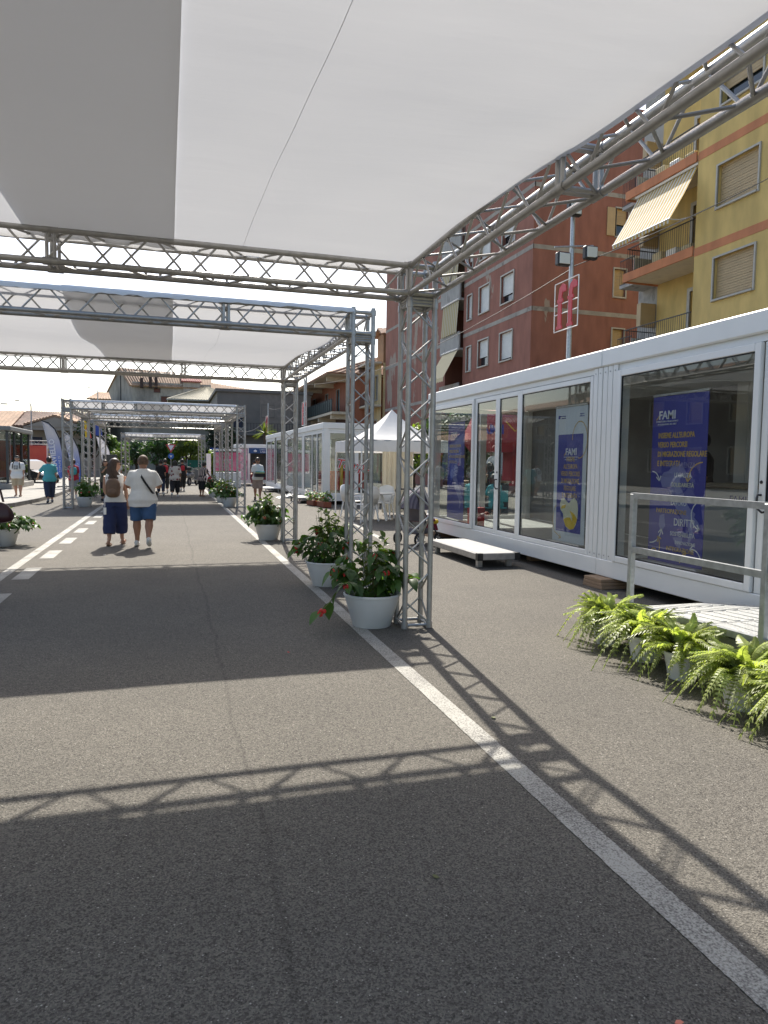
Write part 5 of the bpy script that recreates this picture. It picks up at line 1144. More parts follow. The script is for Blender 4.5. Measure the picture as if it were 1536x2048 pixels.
def feather(label, x, y, z, m_, txt, s=1., bend=-.95):
    t = thing('feather_flag', label, 'flag', (x, y, z), 0, 'feather flags'); t.scale = (s,) * 3
    pole = [(0, 0, .05), (.02, 0, 1.0), (.0, 0, 1.75), (-.10, 0, 2.4), (-.33, 0, 2.95), (-.62, 0, 3.25), (bend, 0, 3.36)]
    MB().path(pole, [.022, .02, .018, .03, .034, .034, .02], 6).build('pole', BLACKM, t); MB().lathe([(0, 0), (.28, 0), (.28, .05), (0, .08)], n=16, cap=False).build('base', BLACKM, t)
    R_ = [(.0, .5), (.0, 1.0), (-.01, 1.75), (-.11, 2.4), (-.34, 2.93), (-.62, 3.22), (-.93, 3.33)]; L_ = [(-.12, .42), (-.34, .95), (-.55, 1.6), (-.68, 2.2), (-.80, 2.75), (-.88, 3.1), (-.95, 3.32)]; mb = MB(); nn = 7
    for (a, b) in zip(R_, L_):
        for j in range(nn + 1): q = j / nn; mb.v.append((a[0] + (b[0] - a[0]) * q, .035 * sin(q * 7 + a[1]) * (1 if 0 < j else 0), a[1] + (b[1] - a[1]) * q))
    for i in range(6):
        for j in range(nn): k = i * (nn + 1) + j; mb.f.append((k, k + 1, k + nn + 2, k + nn + 1)); mb.mi.append(0)
    mb.build('cloth', m_, t, smooth=True); lettering(txt, .34, PWHITE, t, basis((-.22, -.05, .72), (-.10, 0, 1), (-1, 0, -.10)), align='LEFT', bold=.012); lettering('COMUNE DI', .15, PWHITE, t, basis((-.05, -.05, .75), (-.06, 0, 1), (-1, 0, -.06)), align='LEFT')
feather('blue and grey feather flag over the dark car', -5.08, 38, .12, FL1, 'ARAVIELLO', .97); feather('blue feather flag behind the gantry tower on the pavement', -4.15, 37, .0, FL1, 'MIRAVIELLO', .84); feather('white feather flag behind the plant with the orange bloom', -3.35, 45, 0, FL2, 'MIRAVIELLO', .86)
t = thing('flag_pole', 'slim pole with a red and yellow flag behind the gantry tower', 'flag', (-5.6, 52, 0)); MB().tube((0, 0, 0), (0, 0, 4.4), .03, 6).build('pole', STEEL, t)
for k, c_ in enumerate((YEL, REDP)): MB().slab([(.03 + .12 * k, 0, 4.2 - .5 * k), (.3 + .12 * k, .05, 3.9 - .5 * k), (.36 + .14 * k, .05, 2.95), (.1 + .16 * k, 0, 3.0)], (0, 1, 0), .01).build('cloth', c_, t)
t = thing('flag_pole', 'pole with a blue flag above the farthest gantry', 'flag', (-5.35, 56, 0)); MB().tube((0, 0, 0), (0, 0, 5), .03, 6).build('pole', STEEL, t); MB().slab([(.03, 0, 4.3), (.55, .04, 4.25), (.6, .04, 3.2), (.05, 0, 3.3)], (0, 1, 0), .01).build('cloth', mat('eu_blue', (.03, .07, .32), .7), t)
t = thing('display_board', 'black display board behind the flag side tower', 'board', (-2.75, 36.2, 0)); MB().bev((-.32, -.02, .95), (.32, .02, 1.75), .01).build('panel', DARKP, t)
for x in (-.28, .28): MB().tube((x, .03, 0), (x, .03, 1.7), .015, 6).build('leg', BLACKM, t)

def lamp_post(label, x, y, h, arm, dirx, grp='street lamps'):
    t = thing('street_lamp', label, 'street lamp', (x, y, 0), 0, grp); MB().path([(0, 0, 0), (0, 0, h - .3), (.08 * dirx, 0, h), (arm * dirx, 0, h + .18)], [.07, .05, .045, .035], 8).build('pole', STEEL, t); MB().bev((arm * dirx - .1, -.1, h + .13), (arm * dirx + .42 * dirx, .1, h + .23), .03).build('lamp_head', STEEL, t); return t
lamp_post('curved street lamp above the low villa roof', -11.2, 66, 6.2, .8, -1); lamp_post('curved street lamp before the old grey house', -7.9, 88, 9.6, .7, -1); lamp_post('curved street lamp at the edge of the pale tiled roof', -14.6, 68, 6.0, .8, 1)
# pole with the red double f light ornament and floodlights
def ff(parent, o, L, H_, m_):
    """two lower case f shapes on a wire frame; L along -Y"""
    for k in range(2):
        u0 = o[1] - L * (.17 + .45 * k); w = L * .15; f = MB(); x = o[0]
        def P(u, v): return (x, u0 - u * L, o[2] + v * H_)
        def band(pts, ww):
            vs = []
            for i, p in enumerate(pts):
                a = V(pts[max(i-1, 0)]); b = V(pts[min(i+1, len(pts)-1)]); d = (b - a).normalized(); s_ = V((1, 0, 0)).cross(d) * ww / 2; vs += [V(p) - s_, V(p) + s_, V(p) + s_ + V((.03, 0, 0)), V(p) - s_ + V((.03, 0, 0))]
            f.add(vs, [(4*i+j, 4*i+(j+1)%4, 4*i+4+(j+1)%4, 4*i+4+j) for i in range(len(pts)-1) for j in range(4)] + [(3,2,1,0), tuple(range(4*len(pts)-4, 4*len(pts)))])
        band([P(.08, .08), P(.08, .5), P(.09, .72), P(.13, .85), P(.20, .89), P(.27, .86), P(.28, .78)], w); x -= .006; band([P(-.02, .62), P(.22, .62)], w * .5); band([P(-.04, .07), P(.20, .07)], w * .45)
        f.build('letter', m_, parent)
RED = mat('ornament_red', (.50, .025, .045), .5)
def ornament_pole(label, x, y, h, z0, L, H_, grp):
    t = thing('lamp_pole', label, 'street lamp', (x, y, 0), 0, grp); MB().tube((0, 0, 0), (0, 0, h), .085, 10, .06).build('pole', STEEL, t)
    fr = MB()
    for a, b in (((0, 0), (1, 0)), ((1, 0), (1, 1)), ((1, 1), (0, 1)), ((0, 1), (0, 0)), ((0, .35), (1, .35)), ((0, .55), (1, .55))): fr.tube((-.13, L / 2 - a[0] * L, z0 + a[1] * H_), (-.13, L / 2 - b[0] * L, z0 + b[1] * H_), .016, 5)
    fr.build('ornament_frame', WPLAST, t); ff(t, (-.16, L / 2, z0), L, H_, RED)
    return t
t = ornament_pole('grey pole with the large red double f ornament and floodlights', 10.65, 17.4, 8.6, 5.3, 1.2, 1.34, 'ornament poles')
FLG = mat('floodlight_glass', (.62, .63, .58), .2)
for (dx, dz, rx) in ((-.42, 7.1, -.2), (.42, 7.35, .2), (-.12, 8.45, -.1)):
    b = MB().bev((dx - .2, -.34, dz - .18), (dx + .2, -.16, dz + .18), .03).build('floodlight', BLACKM, t); MB().bev((dx - .16, -.365, dz - .14), (dx + .16, -.342, dz + .14), .01).build('lens', FLG, b)
MB().tube((-.6, -.1, 7.45), (.6, -.1, 7.6), .025, 6).build('cross_arm', STEEL, t)
ornament_pole('thin pole with a red ornament before the terracotta balconies', 8.45, 45, 7.0, 3.9, 1.5, 1.5, 'ornament poles'); ornament_pole('thin pole with a red ornament beyond the palm', 8.3, 62, 6.6, 4.0, 1.5, 1.5, 'ornament poles')
lamp_post('street lamp with twin floodlights before the terracotta house', 8.2, 44.2, 6.9, .5, -1)
WIRE = mat('cable', (.03, .03, .03), .6)
def cable(label, a, b, sag, r=.012):
    a = V(a); b = V(b); tag(MB().path([a.lerp(b, i / 14) - V((0, 0, sag * 4 * (i / 14) * (1 - i / 14))) for i in range(15)], r, 4).build('overhead_cable', WIRE), label, 'cable', 'overhead cables')
cable('cable from the ornament pole to the yellow block', (10.65, 17.4, 7.0), (17, 13.0, 10.4), .25); cable('cable from the ornament pole along the red block', (10.65, 17.4, 6.95), (8.45, 45, 6.5), .8); cable('cable between the two thin ornament poles', (8.45, 45, 6.6), (8.3, 62, 6.2), .7); cable('cable from the thin pole down to the far gantry', (8.3, 62, 5.5), (2.4, 35.3, 3.3), .8); cable('clothes line across the yellow block balcony', (16.6, 24.2, 9.95), (17, 18.0, 10.05), .05)

# ------------------------------------------------------------------ far end: signs, scooter, fence, trees, palm
t = thing('traffic_sign', 'give way triangle over a blue roundabout disc on one post', 'road sign', (.12, 62.4, 0)); MB().tube((0, 0, 0), (0, 0, 2.9), .03, 8).build('post', STEEL, t)
MB().slab([(-.42, -.04, 2.86), (.42, -.04, 2.86), (0, -.04, 2.13)], (0, 1, 0), .01).build('triangle_plate', RED, t); MB().slab([(-.27, -.055, 2.78), (.27, -.055, 2.78), (0, -.055, 2.32)], (0, 1, 0), .01).build('triangle_field', PWHITE, t); MB().tube((0, -.04, 1.86), (0, -.055, 1.86), .24, 20).build('disc_plate', mat('disc_blue', (.02, .12, .45), .4), t); MB().slab([(-.12, -.062, 1.92), (.12, -.062, 1.92), (0, -.062, 1.74)], (0, 1, 0), .004).build('arrow_print', PWHITE, t)
t = thing('traffic_sign', 'small blue direction sign beside the last gantry tower', 'road sign', (3.6, 60.5, 0)); MB().tube((0, 0, 0), (0, 0, 2.6), .03, 6).build('post', STEEL, t); MB().bev((-.35, -.05, 2.05), (.35, -.03, 2.6), .005).build('plate', MATS['eu_blue'], t)
t = thing('motor_scooter', 'grey motor scooter parked beside the striped woman', 'scooter', (1.35, 44.6, 0), 1.15); SC = mat('scooter_grey', (.17, .18, .18), .3, .2)
m = MB(); m.ell((-.32, 0, .62), (.42, .22, .22), 14, 10); m.build('rear_body', SC, t, smooth=True); MB().bev((-.6, -.14, .80), (.05, .14, .88), .03).build('seat', TYRE, t); m = MB(); m.slab([(.42, -.2, .38), (.42, .2, .38), (.34, .2, 1.0), (.34, -.2, 1.0)], (1, 0, .1), .05); m.build('leg_shield', SC, t); MB().bev((-.05, -.17, .30), (.45, .17, .36), .02).build('floor_board', SC, t)
MB().path([(.36, 0, .9), (.34, 0, 1.05), (.33, -.3, 1.1)], .02, 6).build('handlebar', BLACKM, t); MB().path([(.34, 0, 1.05), (.33, .3, 1.1)], .02, 6).build('handlebar', BLACKM, t); wheel(t, (-.52, 0, .24), .24, .11, (0, 1, 0)); wheel(t, (.62, 0, .24), .24, .11, (0, 1, 0)); MB().ell((.62, 0, .42), (.22, .1, .12), 10, 6).build('mudguard', SC, t)
for s in (-1, 1): MB().ell((.36, s * .3, 1.3), (.02, .06, .045), 8, 6).build('mirror', BLACKM, t)
MB().ell((-.62, 0, 1.02), (.16, .16, .13), 10, 8).build('top_case', TYRE, t)
t = thing('screen_fence', 'green screened fence beyond the scooter', 'fence', (0, 0, 0)); GRN = mat('green_netting', (.012, .11, .075), .8, var=.15)
for k in range(4): MB().slab([(1.5 + 1.0 * k, 64, .35), (2.5 + 1.0 * k, 64, .35), (2.5 + 1.0 * k, 64, 1.55), (1.5 + 1.0 * k, 64, 1.55)], (0, 1, 0), .03).build('screen_panel', GRN, t)
for k in range(5): MB().tube((1.5 + k, 64.05, 0), (1.5 + k, 64.05, 1.65), .03, 6).build('post', STEEL, t)
t = thing('garden_wall', 'low pale concrete wall at the end of the road', 'wall', (0, 0, 0)); MB().bev((-12, 65, 0), (9, 65.3, .55), .02).build('wall', CONC, t); MB().bev((-12.1, 64.95, .55), (9.1, 65.35, .62), .01).build('coping', MARBLE, t)
TRUNK = mat('bark', (.07, .05, .035), .9, var=.3, vscale=10)
LM = [leaf_mat('foliage_dark', (.035, .075, .022), .3, .45, 3), leaf_mat('foliage_mid', (.075, .135, .025), .35, .4, 3), leaf_mat('foliage_bright', (.15, .21, .03), .4, .35, 3), leaf_mat('foliage_deep', (.022, .045, .02), .25, .5, 3)]
def tree(label, x, y, h, r, mt, seed, n=1500, ls=.16, trunk=.35, grp='trees at the end of the road', col_=False, name='tree'):
    R = random.Random(seed); t = thing(name, label, 'tree', (x, y, 0), 0, grp); m = MB(); tr = MB(); th = h * trunk
    tr.path([(0, 0, 0), (.05 * r, 0, th * .6), (0, .04 * r, th * 1.3)], [.09 * r + .04, .07 * r + .03, .05 * r + .02], 7); cl = []
    for k in range(16 if not col_ else 22):
        a = R.uniform(0, 6.28); q = R.random(); rr = r * R.uniform(.25, .8) * (1 if not col_ else .7); z = th + (h - th) * (.1 + .82 * q); rr *= (1 - .55 * abs(q - .35) ** 1.2) if not col_ else (1 - .6 * q)
        c = V((rr * cos(a), rr * sin(a), z)); cl.append((c, r * R.uniform(.28, .5)))
        if k < 9: tr.path([(0, 0, th * .8), tuple(c * .5 + V((0, 0, th * .35))), tuple(c)], [.04 * r + .015, .02 * r + .01, .008], 5)
    tr.build('trunk', TRUNK, t)
    for k in range(n):
        c, cr = R.choice(cl); d = V((R.gauss(0, 1), R.gauss(0, 1), R.gauss(0, .8))).normalized(); p = c + d * cr * R.uniform(.55, 1.08); s_ = ls * R.uniform(.6, 1.3)
        nrm = (d + V((R.uniform(-.7, .7), R.uniform(-.7, .7), R.uniform(-.2, .9)))).normalized(); a_ = nrm.cross(V((R.uniform(-1, 1), R.uniform(-1, 1), R.uniform(-1, 1)))).normalized(); b_ = nrm.cross(a_)
        m.add([p - a_ * s_, p - b_ * s_ * .5 - nrm * s_ * .1, p + a_ * s_, p + b_ * s_ * .5 - nrm * s_ * .1], [(0, 1, 2, 3)])
    stuff(m.build('crown', mt, t)); return t
tree('dark round tree left of the give way sign', -1.2, 70, 3.9, 1.7, LM[0], 1, 2200); tree('bright green tree right of the give way sign', 1.8, 71, 3.8, 1.6, LM[2], 2, 2200); tree('bright bushy tree above the green fence', .4, 73, 3.6, 1.5, LM[1], 3, 1800); tree('dark cypress beside the last gantry tower', 3.9, 70, 5.2, 1.0, LM[3], 4, 1800, .14, .08, col_=True); tree('dark tree behind the right of the last gantry', 5.3, 68, 4.6, 1.3, LM[0], 5, 1800, col_=True); tree('tall dark tree behind the white feather flag', -6.4, 66, 5.0, 1.7, LM[3], 6, 2200); tree('leafy tree at the wall behind the flag side towers', -4.6, 67, 3.6, 1.3, LM[1], 7, 1600); tree('dark shrub tree behind the camera woman', -3.2, 74, 3.3, 1.4, LM[0], 8, 1500); tree('green shrub beside the narrow totem', 3.4, 58, 2.6, .8, LM[2], 9, 900, .12, .15); tree('bright shrub at the wall under the blue flag', -3.9, 60, 2.4, .8, LM[2], 10, 900, .12, .15)
tree('leafy tree seen through the cabin glass beyond the parasol', 10.4, 24.2, 4.0, 1.7, LM[1], 12, 2600, .14, .3, 'trees by the cabins'); tree('clipped green shrub peeping over the tent', 9.2, 26.2, 3.3, .9, LM[2], 13, 1200, .1, .3, 'trees by the cabins')
t = thing('palm', 'small bright palm above the blue signed kiosk', 'palm', (6.5, 50.5, 0)); MB().path([(0, 0, 0), (.05, 0, 1.9), (0, 0, 3.55)], [.16, .13, .12], 8).build('trunk', TRUNK, t); R = random.Random(5)
PALML = leaf_mat('palm_leaf', (.16, .20, .03), .35, .3, 3)
for k in range(46):
    a = R.uniform(0, 6.28); el = R.uniform(-.5, 1.4); m = MB(); L = R.uniform(.75, 1.05); d = V((cos(a) * cos(el), sin(a) * cos(el), sin(el))); s_ = d.cross(V((0, 0, 1))).normalized(); p0 = V((0, 0, 3.55)); vs = []
    for i in range(6): q = i / 5; p = p0 + d * L * q - V((0, 0, .28 * q * q * cos(el))); w = .045 * (1 - q * .9); vs += [p - s_ * w, p + V((0, 0, -.015)), p + s_ * w]
    m.add(vs, [(3*i, 3*i+1, 3*i+4, 3*i+3) for i in range(5)] + [(3*i+1, 3*i+2, 3*i+5, 3*i+4) for i in range(5)]); m.build('palm_leaf', PALML, t)

# ------------------------------------------------------------------ people
SKIN = mat('skin', (.42, .235, .16), .55, var=.06, vscale=12); SKIN2 = mat('tanned_skin', (.30, .155, .10), .55, var=.06, vscale=12)
HBROWN = mat('brown_hair', (.055, .03, .018), .5, var=.4, vscale=30, stretch=(6, 6, 1)); HBLACK = mat('black_hair', (.014, .012, .011), .5, var=.3, vscale=30); HSHORT = mat('short_brown_hair', (.10, .06, .038), .7, var=.3, vscale=40); HGREY = mat('grey_hair', (.22, .20, .18), .7, var=.3, vscale=40)
def fab(n, c, v=.10): return mat(n, c, .85, 0, var=v, vscale=6, bump=.25, bscale=26)
TEE = fab('white_tee', (.66, .655, .64), .05); NAVYC = fab('navy_cloth', (.016, .026, .085)); BLUESH = fab('blue_shorts', (.035, .085, .19)); BEIGEC = fab('beige_cloth', (.40, .33, .23)); TEALC = fab('teal_cloth', (.07, .34, .37)); BLACKC = fab('black_cloth', (.014, .014, .016)); GREYC = fab('grey_cloth', (.22, .22, .23)); OLIVE = fab('olive_cloth', (.07, .07, .05)); REDCL = fab('red_cloth', (.42, .02, .04)); DEN = fab('jeans', (.025, .035, .07)); MAUVE = fab('mauve_shorts', (.30, .23, .20))
m_, n_, l_ = nodes_of('floral_cloth'); tc_ = n_.new('ShaderNodeTexCoord'); v_ = n_.new('ShaderNodeTexVoronoi'); v_.inputs['Scale'].default_value = 13; l_.new(tc_.outputs['Object'], v_.inputs['Vector']); r_n = n_.new('ShaderNodeValToRGB'); r_n.color_ramp.elements[0].color = (.16, .02, .03, 1); r_n.color_ramp.elements[1].color = (.55, .50, .45, 1); r_n.color_ramp.elements[0].position = .25; r_n.color_ramp.elements[1].position = .42; l_.new(v_.outputs['Distance'], r_n.inputs[0]); l_.new(r_n.outputs[0], n_['Principled BSDF'].inputs['Base Color']); n_['Principled BSDF'].inputs['Roughness'].default_value = .85; FLORAL = m_
STRIPE = stripe_mat('striped_cloth', (.04, .035, .04), (.45, .36, .32), 0, 22, .85)
BPACK = mat('brown_leather', (.13, .075, .045), .5, var=.25, vscale=9); SOLE = mat('white_sole', (.62, .62, .60), .6); TANL = mat('tan_leather', (.27, .16, .10), .6); BAGM = mat('maroon_leather', (.045, .012, .016), .3, var=.2, vscale=6)

def solidify_union(mb, vox, it=3, wr=0., seed=0):
    me = mb.mesh('tmp'); o = bpy.data.objects.new('tmp', me); col.objects.link(o)
    r = o.modifiers.new('r', 'REMESH'); r.mode = 'VOXEL'; r.voxel_size = vox
    s = o.modifiers.new('s', 'SMOOTH'); s.factor = .5; s.iterations = it
    dg = bpy.context.evaluated_depsgraph_get(); out = bpy.data.meshes.new_from_object(o.evaluated_get(dg))
    bpy.data.objects.remove(o); bpy.data.meshes.remove(me)
    b = MB(); ph = seed * 1.7
    for v in out.vertices:
        c = v.co.copy()
        if wr: c += v.normal * wr * (sin(c.z * 38 + c.x * 21 + ph) * .5 + sin(c.z * 17 - c.x * 33 + c.y * 25 + ph) * .5 + .6 * sin(c.z * 71 + c.y * 40 + ph))
        b.v.append(tuple(c))
    b.f = [tuple(p.vertices) for p in out.polygons]; b.mi = [0] * len(b.f); bpy.data.meshes.remove(out); return b
def rings(mb, R_, n=16):
    """closed loft of horizontal ellipses (x, y, z, rx, ry)"""
    o = len(mb.v)
    for (x, y, z, rx, ry) in R_: mb.v += [(x + rx * cos(2*pi*i/n), y + ry * sin(2*pi*i/n), z) for i in range(n)]
    for k in range(len(R_) - 1):
        for i in range(n): mb.f.append((o+k*n+i, o+k*n+(i+1)%n, o+(k+1)*n+(i+1)%n, o+(k+1)*n+i)); mb.mi.append(0)
    mb.f += [tuple(o + i for i in range(n-1, -1, -1)), tuple(o + (len(R_)-1)*n + i for i in range(n))]; mb.mi += [0, 0]
def lim(mb, pts, rad, n=12):
    mb.path(pts, rad, n)

def person(label, loc, rz, H, legs=((.25, .1), (-.2, .35)), arms=((.1, .12, .3, 0), (-.1, .12, .25, 0)), lean=.0, head=(0, 0), fat=1., hair=HBLACK, hairkind='short', skin=SKIN,
           top=TEE, sleeve=.45, hem=.47, loose=1.1, bottom=DEN, cut=.06, flare=1., shoe=SOLE, bag=None, cap=None, glasses=False, sit=False, vox=.013, seed=1, grp='people on the road', sandal=False):
    t = thing('person', label, 'person', loc, rz, grp); t.scale = (H,) * 3
    hw = .052 * fat
    J = {}; low = 9
    for k, s in ((0, -1), (1, 1)):
        a, b = legs[k]; hip = V((s * hw, 0, .51)); kn = hip + .232 * V((0, sin(a), -cos(a))); an = kn + .228 * V((0, sin(a - b), -cos(a - b))); J[k] = [hip, kn, an, a - b]; low = min(low, an.z - max(0, .0))
    dz = .052 - low
    if sit: dz = .27 - .51 + .045
    up = V((0, 0, dz))
    for k in (0, 1): J[k][:3] = [p + up for p in J[k][:3]]
    def lx(z): return lean * max(0, z - .5)
    def T(x, y, z): return V((x, y + lx(z), z + dz))
    body = MB()
    tors = [(.47, .078, .062), (.51, .088, .068), (.56, .085, .064), (.61, .077, .058), (.66, .080, .060), (.72, .090, .064), (.77, .093, .062), (.805, .082, .054), (.826, .056, .044), (.846, .037, .037)]
    def torso(mb, sc, z0, z1, extra=0.):
        zs = [q for q in tors if z0 <= q[0] <= z1]; zz = [(z0,) + tuple(interp(z0))] + [q for q in zs if q[0] > z0 + .01]
        rings(mb, [(0, lx(q[0]), q[0] + dz, q[1] * f(q[0]) * sc + extra + (.024 if extra and q[0] < .55 else .008 if extra and q[0] < .6 else 0), q[2] * f(q[0]) * sc * (1.06 if q[0] < .7 else 1) + extra + (.010 if extra and q[0] < .57 else 0)) for q in zz])
    def interp(z):
        for a, b in zip(tors, tors[1:]):
            if a[0] <= z <= b[0]: q = (z - a[0]) / (b[0] - a[0]); return a[1] + (b[1] - a[1]) * q, a[2] + (b[2] - a[2]) * q
        return tors[0][1:]
    def f(z): return 1 + (fat - 1) * (1.0 if z < .68 else .75)
    torso(body, .95, .47, .846)
    hc = T(head[0] * .0, .012, .925) + V((0, .01 * head[1], -.01 * abs(head[1]))); Rh = M.Rotation(head[0], 3, 'Z') @ M.Rotation(-.25 * head[1], 3, 'X')
    lim(body, [T(0, 0, .80), T(0, .004, .84), hc + V((0, -.008, -.03))], [.040 * fat ** .5, .032 * fat ** .5, .034], 12)
    body.ell(hc, (.050, .061, .068), 16, 12, Rh); body.ell(hc + Rh @ V((0, .018, -.030)), (.036, .040, .038), 12, 8, Rh); body.ell(hc + Rh @ V((0, .060, -.010)), (.009, .014, .014), 8, 6, Rh)
    for s in (-1, 1): body.ell(hc + Rh @ V((s * .052, -.004, -.006)), (.008, .014, .020), 8, 6, Rh)
    AJ = {}
    for k, s in ((0, -1), (1, 1)):
        p, q, e, ox = arms[k]; sh = T(s * .094 * (1 + (fat - 1) * .55), 0, .795); ud = V((s * sin(q), sin(p) * cos(q), -cos(p) * cos(q))).normalized(); el = sh + ud * .160; fd = V((s * ox, sin(p + e), -cos(p + e))).normalized(); wr = el + fd * .140; AJ[k] = (sh, el, wr, fd, ud)
        g = 1 + (fat - 1) * .6
        lim(body, [sh, sh.lerp(el, .5), el, el.lerp(wr, .3), wr], [.031 * g, .027 * g, .022 * g, .022 * g, .0145 * g], 10)
    for k, s in ((0, -1), (1, 1)):
        hip, kn, an, sa = J[k]; g = 1 + (fat - 1) * .55
        lim(body, [hip + V((0, 0, .02)), hip.lerp(kn, .35), hip.lerp(kn, .8), kn, kn.lerp(an, .3), kn.lerp(an, .75), an], [.060 * g, .054 * g, .038 * g, .035 * g, .038 * g, .023 * g, .020 * g], 12)
    out = solidify_union(body, vox, 2)
    for k, s in ((0, -1), (1, 1)):                                   # hands: palm, four fingers, thumb
        sh, el, wr, fd, ud = AJ[k]; sd = V((1, 0, 0)); sd = (sd - fd * sd.dot(fd)).normalized(); nn_ = fd.cross(sd); R_ = M((sd, nn_, fd)).transposed()
        out.ell(wr + fd * .026, (.020, .010, .032), 8, 6, R_)
        for i in range(4):
            b0 = wr + fd * .048 + sd * (.013 - .009 * i); L = (.038, .043, .040, .031)[i]; cu = (el - wr).normalized()
            fwd = V((0, 1, 0)) if abs(fd.y) < .7 else V((0, 0, -1)); cv = (fwd - fd * fwd.dot(fd)).normalized() * .35
            out.path([b0, b0 + fd * L * .5 + cv * L * .12, b0 + fd * L * .85 + cv * L * .5], [.0052, .0048, .0036], 5)
        tb_ = wr + fd * .012 - sd * s * .016; out.path([tb_, tb_ + fd * .022 - sd * s * .012 + V((0, .006, 0)), tb_ + fd * .042 - sd * s * .012 + V((0, .012, 0))], [.007, .0062, .0045], 5)
    b_ = out.build('body', skin, t, smooth=True)
    for s in (-1, 1): MB().ell(hc + Rh @ V((s * .019, .053, .004)), (.006, .004, .004), 6, 5).build('eye', HBLACK, t)
    MB().ell(hc + Rh @ V((0, .056, -.034)), (.014, .004, .0035), 8, 5).build('mouth', mat('lip', (.30, .10, .09), .5), t)
    if glasses:
        g_ = MB()
        for s in (-1, 1): g_.ell(hc + Rh @ V((s * .02, .057, .005)), (.017, .006, .012), 8, 6, Rh); g_.tube(hc + Rh @ V((s * .036, .05, .006)), hc + Rh @ V((s * .05, -.005, .005)), .003, 4)
        g_.build('sunglasses', BLACKM, t)
    # hair
    h = MB(); h.ell(hc + Rh @ V((0, -.006, .008)), (.0565, .0655, .070), 18, 14, Rh)
    keep = []
    for q in h.f:
        c = sum((V(h.v[i]) for i in q), V()) / len(q); lc = Rh.inverted() @ (c - hc)
        if (lc.z > .030 - .4 * max(0, -lc.y - .0) * 1.2 if lc.y > -.015 else lc.z > (-.03 if hairkind == 'short' else -.055)) : keep.append(q)
    h.f = keep; h.mi = [0] * len(keep)
    if hairkind == 'long':
        R = random.Random(seed)
        for i in range(13):
            a = -1.5 + 3.0 * i / 12; x = .05 * sin(a); y = -.05 * cos(a) - .008; L = .26 + R.uniform(-.03, .02)
            p0 = hc + Rh @ V((x, y, .02)); p1 = hc + Rh @ V((x * 1.15, y - .018, -.06)); p2 = hc + V((x * 1.25 + R.uniform(-.012, .012), y * .8 - .035, -.15)); p3 = hc + V((x * .9 + R.uniform(-.01, .01), y * .6 - .035, -L))
            h.path([p0, p1, p2, p3], [.016, .018, .017, .004], 6)
    if hairkind == 'bun': h.ell(hc + Rh @ V((0, -.062, .028)), (.026, .024, .024), 10, 8)
    if hairkind == 'mid':
        for i in range(9): a = -1.5 + 3 * i / 8; h.path([hc + Rh @ V((.05 * sin(a), -.05 * cos(a), .01)), hc + Rh @ V((.058 * sin(a), -.06 * cos(a), -.05)), hc + Rh @ V((.05 * sin(a), -.055 * cos(a), -.10))], [.017, .019, .006], 6)
    if hairkind == 'curly':
        R = random.Random(seed)
        for i in range(40): d = V((R.gauss(0, 1), R.gauss(-.5, 1), R.gauss(.5, .8))).normalized(); h.ell(hc + Rh @ V((d.x * .052, d.y * .058 - .006, d.z * .062)), .018, 6, 5)
    h.build('hair', hair, t, smooth=True)
    if cap:
        c = MB(); c.ell(hc + Rh @ V((0, -.002, .024)), (.056, .065, .052), 16, 10, Rh); c.slab([hc + Rh @ V(q) for q in ((-.045, .045, .022), (.045, .045, .022), (.036, .105, .012), (0, .118, .01), (-.036, .105, .012))], Rh @ V((0, 0, 1)), .006); c.build('cap', cap, t, smooth=True)
    # top
    if top:
        m = MB(); torso(m, loose * 1.05, hem, .846, .008)
        g = 1 + (fat - 1) * .6
        for k in (0, 1):
            sh, el, wr, fd, ud = AJ[k]
            if sleeve > 0:
                P_ = [T((1 if k else -1) * .052, 0, .806), sh + V((0, 0, -.004)), sh + ud * .05, sh + ud * .16 * min(1, sleeve / .5)]; rr = [.030 * loose, .034 * g * loose, .035 * g * loose, .036 * g * loose]
                if sleeve > .6: P_ += [el.lerp(wr, .92)]; rr[-1] = .032 * g; rr += [.024 * g]
                lim(m, P_, rr, 12)
            else: lim(m, [sh - V(((1 if k else -1) * .026, 0, .05)), sh - V(((1 if k else -1) * .022, 0, -.01)), T((1 if k else -1) * .05, 0, .822)], [.03, .028, .02], 8)
        solidify_union(m, vox, 2, .0028, seed).build('top', top, t, smooth=True)
    if bottom:
        m = MB(); g = 1 + (fat - 1) * .55; zz = [q for q in tors if q[0] <= .61]
        rings(m, [(0, 0, q[0] + dz, q[1] * f(q[0]) * 1.10 + .003, q[2] * f(q[0]) * 1.14 + .003) for q in [(.455, .080, .066)] + zz])
        for k in (0, 1):
            hip, kn, an, sa = J[k]; L1, L2 = .232, .228; tot = L1 + L2; run = tot - cut * 1.0 if cut < .24 else tot - cut
            def at(d): return hip.lerp(kn, d / L1) if d <= L1 else kn.lerp(an, (d - L1) / L2)
            ds = [-.015, .08, .16, .22, .28, .36, .43]; ds = [d for d in ds if d < run - .02] + [run]
            base = lambda d: (.062 - .012 * max(0, d) / .232 if d < .232 else .050 - .018 * (d - .232) / .228) * g
            lim(m, [at(max(d, 0)) + (V((0, 0, .02)) if d < 0 else V()) for d in ds], [base(d) * (1 + (flare - 1) * max(0, d) / run) + .006 for d in ds], 14)
        solidify_union(m, vox, 2, .0022, seed + 3).build('trousers' if cut < .15 else 'shorts', bottom, t, smooth=True)
